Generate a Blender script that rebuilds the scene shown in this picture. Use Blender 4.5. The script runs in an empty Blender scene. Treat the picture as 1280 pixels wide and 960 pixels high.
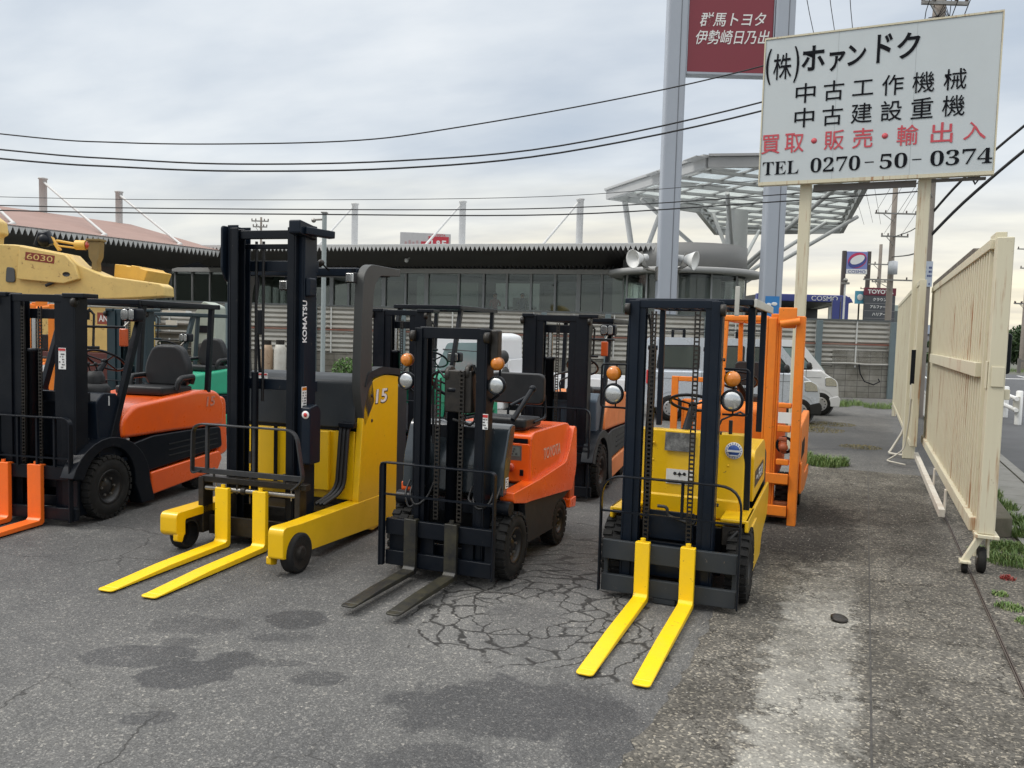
import bpy, bmesh, math, random
from mathutils import Vector, Matrix, Euler
random.seed(7)
R=math.radians; PI=math.pi
sc=bpy.context.scene
C=bpy.data.collections.new("scene"); sc.collection.children.link(C)
YAW=R(23.7688); CY,SY=math.cos(YAW),math.sin(YAW)
def V(x,d,z=0.0):   # point given by sideways offset and distance of the far row (which runs square to the view) -> world
    return Vector((x*CY-d*SY, x*SY+d*CY, z))
# ---------------------------------------------------------------- materials
MATS={}
def nt(name):
    m=bpy.data.materials.new(name); m.use_nodes=True; t=m.node_tree; b=t.nodes['Principled BSDF']
    return m,t,b
def N(t,typ,**k):
    n=t.nodes.new(typ)
    for a,v in k.items():
        if a.startswith('i_'):
            n.inputs[a[2:].replace('_',' ')].default_value=v
        else: setattr(n,a,v)
    return n
def L(t,a,b): t.links.new(a,b)
def ramp(t,src,stops):
    r=t.nodes.new('ShaderNodeValToRGB'); e=r.color_ramp.elements
    e[0].position,e[0].color=stops[0][0],c4(stops[0][1]); e[1].position,e[1].color=stops[-1][0],c4(stops[-1][1])
    for p,c in stops[1:-1]:
        q=e.new(p); q.color=c4(c)
    L(t,src,r.inputs[0]); return r
def c4(c):
    if isinstance(c,(int,float)): return (c,c,c,1)
    return (c[0],c[1],c[2],1)
def mixc(t,fac,a,b,mode='MIX'):
    n=t.nodes.new('ShaderNodeMix'); n.data_type='RGBA'; n.blend_type=mode
    for s,v in ((0,fac),(6,a),(7,b)):
        if hasattr(v,'is_output') or hasattr(v,'links'): L(t,v,n.inputs[s])
        else: n.inputs[s].default_value=c4(v) if s else v
    return n.outputs[2]
def M_(t,op,a,b=None,c=None,clamp=False):
    n=t.nodes.new('ShaderNodeMath'); n.operation=op; n.use_clamp=clamp
    for i,v in enumerate((a,b,c)):
        if v is None: continue
        if hasattr(v,'links'): L(t,v,n.inputs[i])
        else: n.inputs[i].default_value=v
    return n.outputs[0]
def paint(name,col,rough=.45,metal=0.,dirt=.25,dcol=None,scale=5.,bump=.0,coat=0.,spec=.5,rust=0.,chips=0.,chipcol=(.06,.045,.03)):
    """paint or plastic with blotchy wear"""
    if name in MATS: return MATS[name]
    m,t,b=nt(name); tc=N(t,'ShaderNodeTexCoord')
    n1=N(t,'ShaderNodeTexNoise',i_Scale=scale,i_Detail=8.,i_Roughness=.65); L(t,tc.outputs['Object'],n1.inputs['Vector'])
    n2=N(t,'ShaderNodeTexNoise',i_Scale=scale*9,i_Detail=4.,i_Roughness=.7); L(t,tc.outputs['Object'],n2.inputs['Vector'])
    f=ramp(t,n1.outputs[0],[(.42,0.),(.72,1.)]); f2=ramp(t,n2.outputs[0],[(.55,0.),(.75,1.)])
    dc=dcol or tuple(c*.55+.02 for c in col)
    c1=mixc(t,M_(t,'MULTIPLY',f.outputs[0],dirt),col,dc)
    c2=mixc(t,M_(t,'MULTIPLY',f2.outputs[0],dirt*.6),c1,dc)
    if rust:
        n3=N(t,'ShaderNodeTexNoise',i_Scale=scale*1.7,i_Detail=9.,i_Roughness=.75); L(t,tc.outputs['Object'],n3.inputs['Vector'])
        f3=ramp(t,n3.outputs[0],[(.62-.1*rust,0.),(.70-.06*rust,1.)]); c2=mixc(t,f3.outputs[0],c2,(.16,.065,.025))
    if chips:
        n4=N(t,'ShaderNodeTexNoise',i_Scale=26.,i_Detail=6.,i_Roughness=.75,i_Distortion=.6); L(t,tc.outputs['Object'],n4.inputs['Vector'])
        mp4=N(t,'ShaderNodeMapping'); mp4.inputs['Scale'].default_value=(40,3.,40); L(t,tc.outputs['Object'],mp4.inputs[0]); n5=N(t,'ShaderNodeTexNoise',i_Scale=1.2,i_Detail=6.,i_Roughness=.8); L(t,mp4.outputs[0],n5.inputs[0])
        a4=ramp(t,n4.outputs[0],[(.685-.04*chips,0.),(.70-.04*chips,1.)]); a5=ramp(t,n5.outputs[0],[(.70-.04*chips,0.),(.73-.04*chips,.7)])
        c2=mixc(t,M_(t,'MAXIMUM',a4.outputs[0],a5.outputs[0]),c2,chipcol)
    L(t,c2,b.inputs['Base Color'])
    rr=M_(t,'MULTIPLY_ADD',n1.outputs[0],.35,rough-.17,clamp=True); L(t,rr,b.inputs['Roughness'])
    b.inputs['Metallic'].default_value=metal; b.inputs['Coat Weight'].default_value=coat; b.inputs['Coat Roughness'].default_value=.12
    b.inputs['Specular IOR Level'].default_value=spec
    if bump:
        bp=N(t,'ShaderNodeBump',i_Strength=bump,i_Distance=.004); L(t,n2.outputs[0],bp.inputs['Height']); L(t,bp.outputs[0],b.inputs['Normal'])
    MATS[name]=m; return m
def glass(name,col,tint=.5,rough=.03,refl=1.0):
    if name in MATS: return MATS[name]
    m=bpy.data.materials.new(name); m.use_nodes=True; t=m.node_tree; t.nodes.clear()
    o=N(t,'ShaderNodeOutputMaterial'); tr=N(t,'ShaderNodeBsdfTransparent',i_Color=c4(col)); g=N(t,'ShaderNodeBsdfGlossy',i_Roughness=rough)
    g.inputs[0].default_value=(.9,.95,.95,1)
    lw=N(t,'ShaderNodeLayerWeight',i_Blend=.32); mx=N(t,'ShaderNodeMixShader')
    f=M_(t,'MULTIPLY_ADD',lw.outputs['Fresnel'],refl,.04,clamp=True)
    L(t,f,mx.inputs[0]); L(t,tr.outputs[0],mx.inputs[1]); L(t,g.outputs[0],mx.inputs[2]); L(t,mx.outputs[0],o.inputs[0])
    MATS[name]=m; return m
# ---------------------------------------------------------------- mesh building
class MB:
    def __init__(s): s.v=[]; s.f=[]; s.sm=[]
    def add(s,vs,fs,smooth=False,mx=None):
        k=len(s.v)
        s.v+= [tuple(mx@Vector(p)) if mx else tuple(p) for p in vs]
        s.f+= [tuple(i+k for i in f) for f in fs]; s.sm+=[smooth]*len(fs); return s
    def box(s,x0,x1,y0,y1,z0,z1,mx=None):
        if x0>x1:x0,x1=x1,x0
        if y0>y1:y0,y1=y1,y0
        if z0>z1:z0,z1=z1,z0
        return s.add([(x0,y0,z0),(x1,y0,z0),(x1,y1,z0),(x0,y1,z0),(x0,y0,z1),(x1,y0,z1),(x1,y1,z1),(x0,y1,z1)],
            [(0,3,2,1),(4,5,6,7),(0,1,5,4),(1,2,6,5),(2,3,7,6),(3,0,4,7)],mx=mx)
    def bar(s,a,b,w,h,up=(0,0,1)):
        """box-section bar from a to b"""
        a=Vector(a);b=Vector(b);d=(b-a);l=d.length
        if l<1e-6: return s
        d/=l; u=Vector(up)
        if abs(d.dot(u))>.98: u=Vector((0,1,0))
        sx=d.cross(u).normalized(); uz=sx.cross(d).normalized()
        vs=[]
        for p in (a,b):
            for i,j in ((-1,-1),(1,-1),(1,1),(-1,1)): vs.append(p+sx*i*w/2+uz*j*h/2)
        return s.add(vs,[(0,1,2,3),(7,6,5,4),(0,4,5,1),(1,5,6,2),(2,6,7,3),(3,7,4,0)])
    def tube(s,pts,r,n=8,cap=True,r2=None):
        pts=[Vector(p) for p in pts]; vs=[];fs=[]
        up=Vector((0,0,1)); prev=None
        for i,p in enumerate(pts):
            if i==0: d=pts[1]-p
            elif i==len(pts)-1: d=p-pts[-2]
            else: d=(pts[i+1]-p).normalized()+(p-pts[i-1]).normalized()
            d.normalize()
            if prev is None:
                a=d.cross(up)
                if a.length<.05: a=d.cross(Vector((0,1,0)))
            else: a=prev-d*prev.dot(d)
            a.normalize(); prev=a; b=d.cross(a)
            rr=r if r2 is None else r+(r2-r)*i/(len(pts)-1)
            for k in range(n):
                t=2*PI*k/n; vs.append(p+a*math.cos(t)*rr+b*math.sin(t)*rr)
        for i in range(len(pts)-1):
            for k in range(n):
                fs.append((i*n+k,i*n+(k+1)%n,(i+1)*n+(k+1)%n,(i+1)*n+k))
        s.add(vs,fs,True)
        if cap:
            m=len(pts)-1
            s.add(vs[:n],[tuple(range(n))[::-1]]); s.add(vs[m*n:],[tuple(range(n))])
        return s
    def prism(s,poly,a0,a1,axis='x',smooth=False):
        """poly 2D outline pushed along axis: x->(y,z), y->(x,z), z->(x,y)"""
        n=len(poly)
        def P(q,a):
            return {'x':(a,q[0],q[1]),'y':(q[0],a,q[1]),'z':(q[0],q[1],a)}[axis]
        vs=[P(q,a0) for q in poly]+[P(q,a1) for q in poly]
        fs=[tuple(range(n)),tuple(range(2*n-1,n-1,-1))]
        for i in range(n): fs.append((i,n+i,n+(i+1)%n,(i+1)%n))
        return s.add(vs,fs,smooth)
    def lathe(s,prof,c,axis='x',n=32,smooth=True,closed=False):
        """prof list of (along axis, radius)"""
        vs=[];fs=[]; m=len(prof)
        for k in range(n):
            t=2*PI*k/n; co,si=math.cos(t),math.sin(t)
            for a,r in prof:
                p={'x':(a,r*co,r*si),'y':(r*co,a,r*si),'z':(r*co,r*si,a)}[axis]
                vs.append((p[0]+c[0],p[1]+c[1],p[2]+c[2]))
        for k in range(n):
            for j in range(m if closed else m-1):
                j2=(j+1)%m; k2=(k+1)%n
                fs.append((k*m+j,k*m+j2,k2*m+j2,k2*m+j))
        return s.add(vs,fs,smooth)
    def ring(s,c,r,tr,nrm=(0,0,1),n=28,m=8,a0=0,a1=2*PI):
        q=Vector(nrm).to_track_quat('Z','Y').to_matrix().to_4x4(); mx=Matrix.Translation(c)@q
        full=abs(a1-a0-2*PI)<1e-4
        pts=[(r*math.cos(a0+(a1-a0)*i/n),r*math.sin(a0+(a1-a0)*i/n),0) for i in range(n+1)]
        vs=[];fs=[]
        k_=n if full else n+1
        for i in range(k_):
            t=a0+(a1-a0)*i/n
            for j in range(m):
                p=2*PI*j/m; rr=r+tr*math.cos(p); vs.append((rr*math.cos(t),rr*math.sin(t),tr*math.sin(p)))
        for i in range(n if full else n):
            i2=(i+1)%k_
            for j in range(m): fs.append((i*m+j,i2*m+j,i2*m+(j+1)%m,i*m+(j+1)%m))
        return s.add(vs,fs,True,mx)
    def ball(s,c,r,sx=1,sy=1,sz=1,n=14,m=8):
        prof=[(-r*math.cos(PI*j/m)*sz,max(r*math.sin(PI*j/m),1e-4)) for j in range(m+1)]
        k=len(s.v); s.lathe(prof,(0,0,0),'z',n)
        for i in range(k,len(s.v)):
            x,y,z=s.v[i]; s.v[i]=(x*sx+c[0],y*sy+c[1],z+c[2])
        return s
    def each(s,name,mat,parent=None,bevel=0,seg=2,per=8):
        # one object per separate piece (pieces told apart by shared corners)
        n=len(s.v); par=list(range(n))
        def fd(i):
            while par[i]!=i: par[i]=par[par[i]]; i=par[i]
            return i
        for f in s.f:
            for i in f[1:]: par[fd(i)]=fd(f[0])
        gr={}
        for k,f in enumerate(s.f): gr.setdefault(fd(f[0]),[]).append(k)
        o=None
        for ks in gr.values():
            b=MB(); mp={}
            for k in ks:
                q=[]
                for i in s.f[k]:
                    if i not in mp: mp[i]=len(b.v); b.v.append(s.v[i])
                    q.append(mp[i])
                b.f.append(tuple(q)); b.sm.append(s.sm[k])
            o=b.build(name,mat,parent,bevel,seg)
        return o
    def build(s,name,mat,parent=None,bevel=0,seg=2,sub=0):
        me=bpy.data.meshes.new(name); me.from_pydata(s.v,[],s.f); me.update()
        me.polygons.foreach_set('use_smooth',[bool(q) for q in s.sm])
        bm=bmesh.new(); bm.from_mesh(me); bmesh.ops.recalc_face_normals(bm,faces=bm.faces); bm.to_mesh(me); bm.free()
        if mat: me.materials.append(mat)
        o=bpy.data.objects.new(name,me); C.objects.link(o)
        if parent: o.parent=parent
        if bevel:
            b=o.modifiers.new('b','BEVEL'); b.width=bevel; b.segments=seg; b.limit_method='ANGLE'; b.angle_limit=R(40); b.harden_normals=False
            me.polygons.foreach_set('use_smooth',[True]*len(me.polygons))
            w=o.modifiers.new('w','WEIGHTED_NORMAL'); w.keep_sharp=True
        return o
def rpoly(pts,r,n=4):
    """round the corners of a 2D outline; r number or list"""
    out=[]; k=len(pts)
    for i in range(k):
        p=Vector(pts[i]).to_2d(); a=Vector(pts[i-1]).to_2d(); b=Vector(pts[(i+1)%k]).to_2d()
        rr=r[i] if isinstance(r,(list,tuple)) else r
        da=(a-p); db=(b-p); d=min(rr,da.length*.48,db.length*.48)
        if d<1e-4: out.append(tuple(p)); continue
        p0=p+da.normalized()*d; p1=p+db.normalized()*d
        for j in range(n+1):
            t=j/n; q=p0*(1-t)**2+p*2*t*(1-t)+p1*t*t; out.append(tuple(q))
    return out
def arc(pts,r,n=6,closed=False):
    """round the corners of an open 3D polyline"""
    pts=[Vector(p) for p in pts]; out=[pts[0]]
    for i in range(1,len(pts)-1):
        p=pts[i]; da=pts[i-1]-p; db=pts[i+1]-p; d=min(r,da.length*.48,db.length*.48)
        p0=p+da.normalized()*d; p1=p+db.normalized()*d
        for j in range(n+1):
            t=j/n; out.append(p0*(1-t)**2+p*2*t*(1-t)+p1*t*t)
    out.append(pts[-1]); return out
def tag(o,label=None,cat=None,group=None,kind=None):
    if label: o['label']=label
    if cat: o['category']=cat
    if group: o['group']=group
    if kind: o['kind']=kind
    return o
def thing(name,label,cat,loc=(0,0,0),rz=0,group=None):
    o=bpy.data.objects.new(name,None); C.objects.link(o); o.location=loc; o.rotation_euler=(0,0,rz); o.empty_display_size=.2
    return tag(o,label,cat,group)
def copy_tree(o,parent=None):
    c=o.copy(); C.objects.link(c); c.parent=parent
    for ch in [q for q in bpy.data.objects if q.parent==o]: copy_tree(ch,c)
    return c
FONT=None
MFONT=None
def text_mesh(s,font=None,offset=0.0,extr=.0):
    cu=bpy.data.curves.new('t','FONT'); cu.body=s; cu.size=1; cu.offset=offset; cu.extrude=extr; cu.resolution_u=3
    if font: cu.font=font
    o=bpy.data.objects.new('t',cu); C.objects.link(o); bpy.context.view_layer.update()
    dg=bpy.context.evaluated_depsgraph_get(); me=bpy.data.meshes.new_from_object(o.evaluated_get(dg))
    vs=[v.co.copy() for v in me.vertices]; fs=[tuple(p.vertices) for p in me.polygons]
    bpy.data.objects.remove(o); bpy.data.meshes.remove(me); bpy.data.curves.remove(cu)
    return vs,fs
def lettering(name,s,w,h,mx,mat,parent=None,offset=0.,shear=0.,font=None,depth=.003):
    """flat cut letters fitted to w x h, centred on mx, facing its +Z"""
    vs,fs=text_mesh(s,font,offset,.01)
    if not vs: return None
    x0=min(v.x for v in vs);x1=max(v.x for v in vs);y0=min(v.y for v in vs);y1=max(v.y for v in vs)
    out=[]
    for v in vs:
        y=((v.y-y0)/(y1-y0)-.5)*h; x=((v.x-x0)/(x1-x0)-.5)*w+shear*y
        out.append((x,y,depth if v.z>0 else 0))
    b=MB(); b.add(out,fs,False,mx); return b.build(name,mat,parent)
def facing(x,y,z,rz=0,tilt=0):
    """matrix for something flat standing upright and facing the local -y side"""
    return Matrix.Translation((x,y,z))@Matrix.Rotation(rz,4,'Z')@Matrix.Rotation(PI/2+tilt,4,'X')
# ---------------------------------------------------------------- shared materials
BLK=paint('black paint',(.004,.006,.010),.36,dirt=.35,dcol=(.013,.014,.016),bump=.05,spec=.22,chips=.25,chipcol=(.08,.07,.06))
NAVY=paint('dark navy paint',(.006,.011,.020),.36,dirt=.35,dcol=(.014,.018,.024),bump=.05,spec=.22,chips=.3,chipcol=(.08,.07,.06))
CHAR=paint('charcoal paint',(.026,.031,.036),.5,dirt=.35,dcol=(.05,.05,.048),bump=.1,spec=.3,chips=.7,chipcol=(.12,.10,.08))
DKGR=paint('dark grey plastic',(.020,.021,.023),.55,dirt=.3,dcol=(.045,.045,.045),bump=.15,spec=.3)
RUB=paint('tyre rubber',(.011,.011,.011),.78,dirt=.6,dcol=(.032,.030,.027),scale=9,bump=.6,spec=.25)
RIM=paint('black wheel paint',(.007,.007,.008),.42,dirt=.4,dcol=(.025,.023,.02))
STEEL=paint('worn steel',(.30,.29,.27),.35,.85,dirt=.5,dcol=(.1,.08,.06))
CHR=paint('bright rod',(.55,.55,.55),.16,1.,dirt=.15)
GREASE=paint('greasy iron',(.018,.016,.014),.4,.3,dirt=.6,dcol=(.05,.04,.03),scale=14,bump=.4)
YEL=paint('yellow machine paint',(.79,.475,.002),.36,dirt=.2,dcol=(.50,.30,.01),coat=.25,chips=.35)
YELF=paint('yellow fork paint',(.90,.575,.004),.42,dirt=.22,dcol=(.50,.33,.06),bump=.2,chips=.9,chipcol=(.20,.13,.05))
ORG=paint('red orange machine paint',(.84,.115,.010),.30,dirt=.18,dcol=(.45,.055,.02),coat=.5,chips=.25)
ORGF=paint('orange fork paint',(.88,.16,.015),.42,dirt=.25,dcol=(.45,.09,.03))
AMB=paint('amber orange machine paint',(.82,.215,.012),.5,dirt=.35,dcol=(.42,.13,.03),bump=.2,chips=.9)
VINYL=paint('black vinyl',(.014,.015,.017),.45,dirt=.3,dcol=(.03,.03,.03),scale=10,bump=.3,spec=.4)
LENS=paint('lamp glass',(.60,.61,.60),.22,.85,dirt=.35,dcol=(.2,.2,.2),scale=22,coat=1.)
AMBL=paint('amber lens',(.62,.19,.01),.2,dirt=.25,dcol=(.3,.08,.01),coat=.8)
WHT=paint('white label',(.75,.75,.73),.5,dirt=.15)
RED=paint('red label',(.5,.03,.03),.5,dirt=.15)
DTXT=paint('dark print',(.02,.02,.025),.5,dirt=.05)
SILV=paint('silver plate',(.5,.5,.49),.35,.6,dirt=.3)
HOSE=paint('rubber hose',(.015,.015,.016),.5,dirt=.3)
# ---------------------------------------------------------------- forklift components (local: x right, y to the rear, z up)
def fork(t,x,w,zt,Lf,mat,th=.04,z0=.012,ext=None):
    b=MB()
    # blade with tapering thickness and rounded tip
    top=[(.0,z0+th),(-Lf*.55,z0+th*.85),(-Lf+.03,z0+.012),(-Lf,z0+.004)]
    bot=[(-Lf,z0),(0.02,z0),]
    prof=[(th,zt),(0,zt),(0,z0+th+.02),(-.02,z0+th)]+[(-Lf*.55,z0+th*.85),(-Lf+.05,z0+.014),(-Lf+.05,z0),(.02,z0),(th,z0+.02)]
    b.prism(prof,x-w/2,x+w/2,'x')
    # rounded tip
    tip=rpoly([(x-w/2,-Lf+.05),(x-w/2,-Lf-.012),(x+w/2,-Lf-.012),(x+w/2,-Lf+.05)],[0,.05,.05,0],5)
    b.prism(tip,z0,z0+.014,'z')
    o=b.build('fork',mat,t,bevel=.006)
    p=MB().tube([(x,th*.6,zt),(x,th*.6,zt+.025)],.018,10); p.box(x-w*.45,x+w*.45,th,th+.03,zt-.05,zt-.005); p.box(x-w*.3,x+w*.3,th,th+.03,.12,.17)
    p.build('locking_pin',mat,o)
    return o
def carriage(t,x0,x1,bars,y0,y1,mat,plates=()):
    b=MB()
    for z0,z1 in bars: b.box(x0,x1,y0,y1,z0,z1)
    for xa,xb in plates: b.box(xa,xb,y1+.001,y1+.03,bars[0][0]+.02,bars[-1][1]-.02)
    return b.build('carriage',mat,t,bevel=.005)
def backrest(t,x0,x1,zb,zt,zm,xs,mat,y=.03,r=.13,w=.012,d=.045,mesh=None):
    b=MB(); pts=arc([(x0,y,zb),(x0,y,zt),(x1,y,zt),(x1,y,zb)],r,6)
    for i in range(len(pts)-1):
        a,c=pts[i],pts[i+1]; e=(c-a).normalized()*.003
        b.bar(a-e,c+e,w,d,up=(0,1,0))
    b2=MB()
    for z in zm: b2.box(x0+w/2,x1-w/2,y-.012,y+.012,z-.006,z+.006)
    for x,za,zc in xs: b2.box(x-.009,x+.009,y-.014,y+.014,za,zc)
    o=b.build('load_backrest',mat,t,bevel=.003); b2.build('bar',mat,o); return o
def channel(b,x,side,y0,y1,z0,z1,w,tk=.014):
    """C-section upright, opening towards -side"""
    xa=x; xb=x-side*w
    b.box(xa,xa-side*tk,y0,y1,z0,z1)
    b.box(xa-side*(tk+.0005),xb,y0,y0+tk,z0,z1); b.box(xa-side*(tk+.0005),xb,y1-tk,y1,z0,z1)
def mast(t,xl,xr,H,z0,y0,mat,w=.07,dep=.13,inner=True,cross=(),zi=None,roll=True,top_h=.08,mat2=None):
    b=MB()
    channel(b,xl,-1,y0,y0+dep,z0,H-.01,w); channel(b,xr,1,y0,y0+dep,z0,H-.01,w)
    for z in cross: b.box(xl+.002,xr-.002,y0+dep+.001,y0+dep+.035,z,z+.09)
    o=b.build('mast_upright',mat,t,bevel=.004)
    if inner:
        c=MB(); yi=y0+.02
        a,d=xl+w*.55,xr-w*.55
        channel(c,a,-1,yi,yi+dep-.035,z0+.05,H,w); channel(c,d,1,yi,yi+dep-.035,z0+.05,H,w)
        c.box(a+.003,d-.003,yi-.006,yi+.02,H-top_h,H-.004); c.box(a+w,d-w,yi+.03,yi+.06,z0+.07,z0+.17)
        c.build('inner_mast',mat2 or mat,t,bevel=.004)
    if roll:
        for x,s in ((xl,-1),(xr,1)):
            MB().lathe([(-.016,.001),(-.016,.04),(.016,.04),(.016,.001)],(x+s*.004,y0-.012,H-.07),'x',20).build('roller',GREASE,o)
    return o
def chain(t,x,y,z0,z1,w=.04,mat=None,pitch=.030):
    b=MB(); z=z0
    while z<z1:
        b.box(x-w/2,x+w/2,y-.008,y+.008,z,z+pitch*.42); b.box(x-w*.5,x-w*.28,y-.006,y+.006,z+pitch*.42+.0005,z+pitch-.0005); b.box(x+w*.28,x+w*.5,y-.006,y+.006,z+pitch*.42+.0005,z+pitch-.0005); z+=pitch
    return b.build('lift_chain',mat or GREASE,t)
def cylinder(t,x,y,z0,z1,zr,r=.032,mat=None):
    o=MB().lathe([(z0,.001),(z0,r),(z1,r),(z1,r*1.25),(z1+.03,r*1.25),(z1+.03,.001)],(x,y,0),'z',18).build('lift_cylinder',mat or BLK,t)
    if zr>z1: MB().tube([(x,y,z1+.03),(x,y,zr)],r*.6,14).build('rod',CHR,o)
    return o
def headlamp(t,x,y,z,r=.065,body=None,bracket=None,name='headlight'):
    b=MB().lathe([(-.012,r*.93),(-.018,r),(-.005,r*1.12),(.012,r*1.12),(.04,r*.95),(.075,r*.55),(.085,.001)],(x,y,z),'y',28)
    o=b.build(name,body or BLK,t)
    MB().lathe([(-.022,.001),(-.020,r*.5),(-.013,r*.85),(-.006,r*.95)],(x,y,z),'y',28).build('lens',LENS,o)
    if bracket: MB().tube([(x,y+.05,z),(x,y+.06,z-.02),bracket],.01,8).build('bracket',BLK,o)
    return o
def signal(t,x,y,z,r=.05,body=None):
    o=MB().lathe([(.0,r),(.03,r*.95),(.04,.001)],(x,y,z),'y',24).build('turn_signal',body or DKGR,t)
    MB().lathe([(-.035,.001),(-.030,r*.55),(-.018,r*.85),(0,r*.97)],(x,y,z),'y',24).build('lens',AMBL,o)
    return o
def block_signal(t,x,y,z,w=.05,h=.11):
    o=MB().box(x-w/2,x+w/2,y,y+.04,z-h/2,z+h/2).build('turn_signal',paint('orange lens',(.5,.08,.015),.3,dirt=.3,coat=.5),t,bevel=.01)
    return o
def wheel(t,x,y,r,w,side=1,lug=True,rimr=.5,nl=26):
    """side=+1 outer face towards +x"""
    s=side
    rm=MB().lathe([(s*(.5*w-.03),.001),(s*(.5*w-.03),r*.12),(s*(.5*w-.045),r*.2),(s*(.5*w-.075),r*rimr*.72),(s*(.5*w-.02),r*rimr*.9),(s*(.5*w-.004),r*rimr*1.04),(s*(.5*w-.012),r*rimr*1.1),(-s*.5*w+s*.01,r*rimr*1.1),(-s*.5*w+s*.01,.001)],(x,y,r),'x',36)
    o=rm.build('wheel',RIM,t)
    ty=MB(); R1=r*.985
    p=[(-.5*w+.012,r*rimr*1.06),(-.5*w,r*(rimr+.12)),(-.5*w+.002,r*.82),(-.5*w+.02,r*.93),(-.4*w,R1*.965),(.4*w,R1*.965),(.5*w-.02,r*.93),(.5*w-.002,r*.82),(.5*w,r*(rimr+.12)),(.5*w-.012,r*rimr*1.06)]
    ty.lathe(p,(x,y,r),'x',48)
    if lug:
        for k in range(nl):
            for sd in (-1,1):
                a=2*PI*(k+(.25 if sd>0 else -.25))/nl
                mx=Matrix.Translation((x,y,r))@Matrix.Rotation(a,4,'X')
                q=2*PI*R1/nl*.31
                ty.add([(sd*.04*w,-q,R1*.95),(sd*.04*w,q,R1*.95),(sd*.5*w,q*1.15,R1*.90),(sd*.5*w,-q*1.15,R1*.90),
                        (sd*.04*w,-q*.9,R1*1.012),(sd*.04*w,q*.9,R1*1.012),(sd*.475*w,q,R1*1.0),(sd*.475*w,-q,R1*1.0)],
                       [(0,1,2,3),(7,6,5,4),(0,4,5,1),(1,5,6,2),(2,6,7,3),(3,7,4,0)],False,mx)
    ty.build('tyre',RUB,o,bevel=0)
    h=MB()
    for k in range(6):
        a=2*PI*k/6; h.lathe([(0,.001),(0,.012),(s*.016,.011),(s*.016,.001)],(x+s*(.5*w-.045),y+r*.27*math.cos(a),r+r*.27*math.sin(a)),'x',6,False)
    h.build('wheel_nuts',STEEL,o)
    return o
def steering(t,c,r=.17,tilt=35,rz=0,base=None,mat=None):
    n=Matrix.Rotation(rz,3,'Z')@Vector((0,math.sin(R(tilt)),math.cos(R(tilt)))); c=Vector(c)
    b=MB().ring(c,r,.013,n,32,8); b.lathe([(0,.001),(0,.035),(.03,.03),(.04,.001)],tuple(c-n*.03),'z',14)
    q=n.to_track_quat('Z','Y').to_matrix()
    for k in range(3):
        a=2*PI*k/3+.5; b.tube([c-n*.015,c+q@Vector((r*math.cos(a),r*math.sin(a),0))],.009,6)
    o=b.build('steering_wheel',mat or BLK,t)
    if base: MB().tube([c-n*.03,base],.028,12,r2=.035).build('steering_column',mat or BLK,t)
    return o
def levers(t,pts,h=.22,mat=None):
    for i,(x,y,z) in enumerate(pts):
        o=MB().tube([(x,y,z),(x+.01,y+.02,z+h*.6),(x,y-.01,z+h)],.006,6).build('lever',mat or BLK,t)
        MB().ball((x,y-.01,z+h+.01),.018,1,1,1,10,6).build('knob',DKGR,o)
def seat(t,x,y,z,w=.42,hb=.32,mat=None,style='flat',d=.42,back=True):
    o=MB().prism(rpoly([(y-d/2,z),(y-d/2,z+.09),(y+d/2,z+.075),(y+d/2,z)],.03),x-w/2,x+w/2,'x').build('seat',mat or VINYL,t,bevel=.03,seg=4)
    if not back: return o
    if style=='flat':
        MB().prism(rpoly([(x-w*.53,z+.17),(x+w*.53,z+.17),(x+w*.53,z+.17+hb),(x-w*.53,z+.17+hb)],.06,5),y+d/2-.01,y+d/2+.05,'y').build('seat_back',mat or VINYL,t,bevel=.015,seg=3)
        MB().tube(arc([(x-w*.5,y,z+.04),(x-w*.55,y+d/2+.04,z+.06),(x-w*.5,y+d/2+.06,z+.25)],.05),.012,8).tube(arc([(x+w*.5,y,z+.04),(x+w*.55,y+d/2+.04,z+.06),(x+w*.5,y+d/2+.06,z+.25)],.05),.012,8).each('seat_frame',BLK,t)
    else:
        k=.62
        MB().prism(rpoly([(x-w*.45,z+.06),(x+w*.45,z+.06),(x+w*.5,z+.06+hb*.5),(x+w*.30,z+.08+hb),(x-w*.30,z+.08+hb),(x-w*.5,z+.06+hb*.5)],.1,6),y+d/2-.08,y+d/2+.05,'y').build('seat_back',mat or VINYL,t,bevel=.04,seg=4)
        for s in (-1,1):
            MB().tube(arc([(x+s*w*.5,y-.02,z+.04),(x+s*w*.54,y,z+.17),(x+s*w*.52,y+d/2,z+.18),(x+s*w*.46,y+d/2+.01,z+.10)],.07),.03,10).build('hip_restraint',mat or VINYL,t)
    return o
def guard(t,xl,xr,yf,yr,z,mat,pf,pr,h=.05,bars=6,tk=.045,barmat=None):
    """overhead guard: roof frame plus pillars given as polylines"""
    b=MB()
    b.box(xl,xr,yf,yf+tk,z-h,z); b.box(xl,xr,yr-tk,yr,z-h,z)
    b.box(xl,xl+tk,yf+tk+.001,yr-tk-.001,z-h,z-.002); b.box(xr-tk,xr,yf+tk+.001,yr-tk-.001,z-h,z-.002)
    o=b.build('overhead_guard',mat,t,bevel=.008)
    if bars:
        g=MB()
        for i in range(bars):
            x=xl+tk+(xr-xl-2*tk)*(i+.5)/bars; g.box(x-.008,x+.008,yf+tk,yr-tk,z-.035,z-.006)
        g.build('guard_bars',barmat or mat,o)
    for P in list(pf)+list(pr):
        q=MB()
        pts,w,d=P
        for i in range(len(pts)-1): q.bar(pts[i],pts[i+1],w,d,up=(0,1,0))
        q.build('pillar',mat,t,bevel=.006)
    return o
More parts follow.
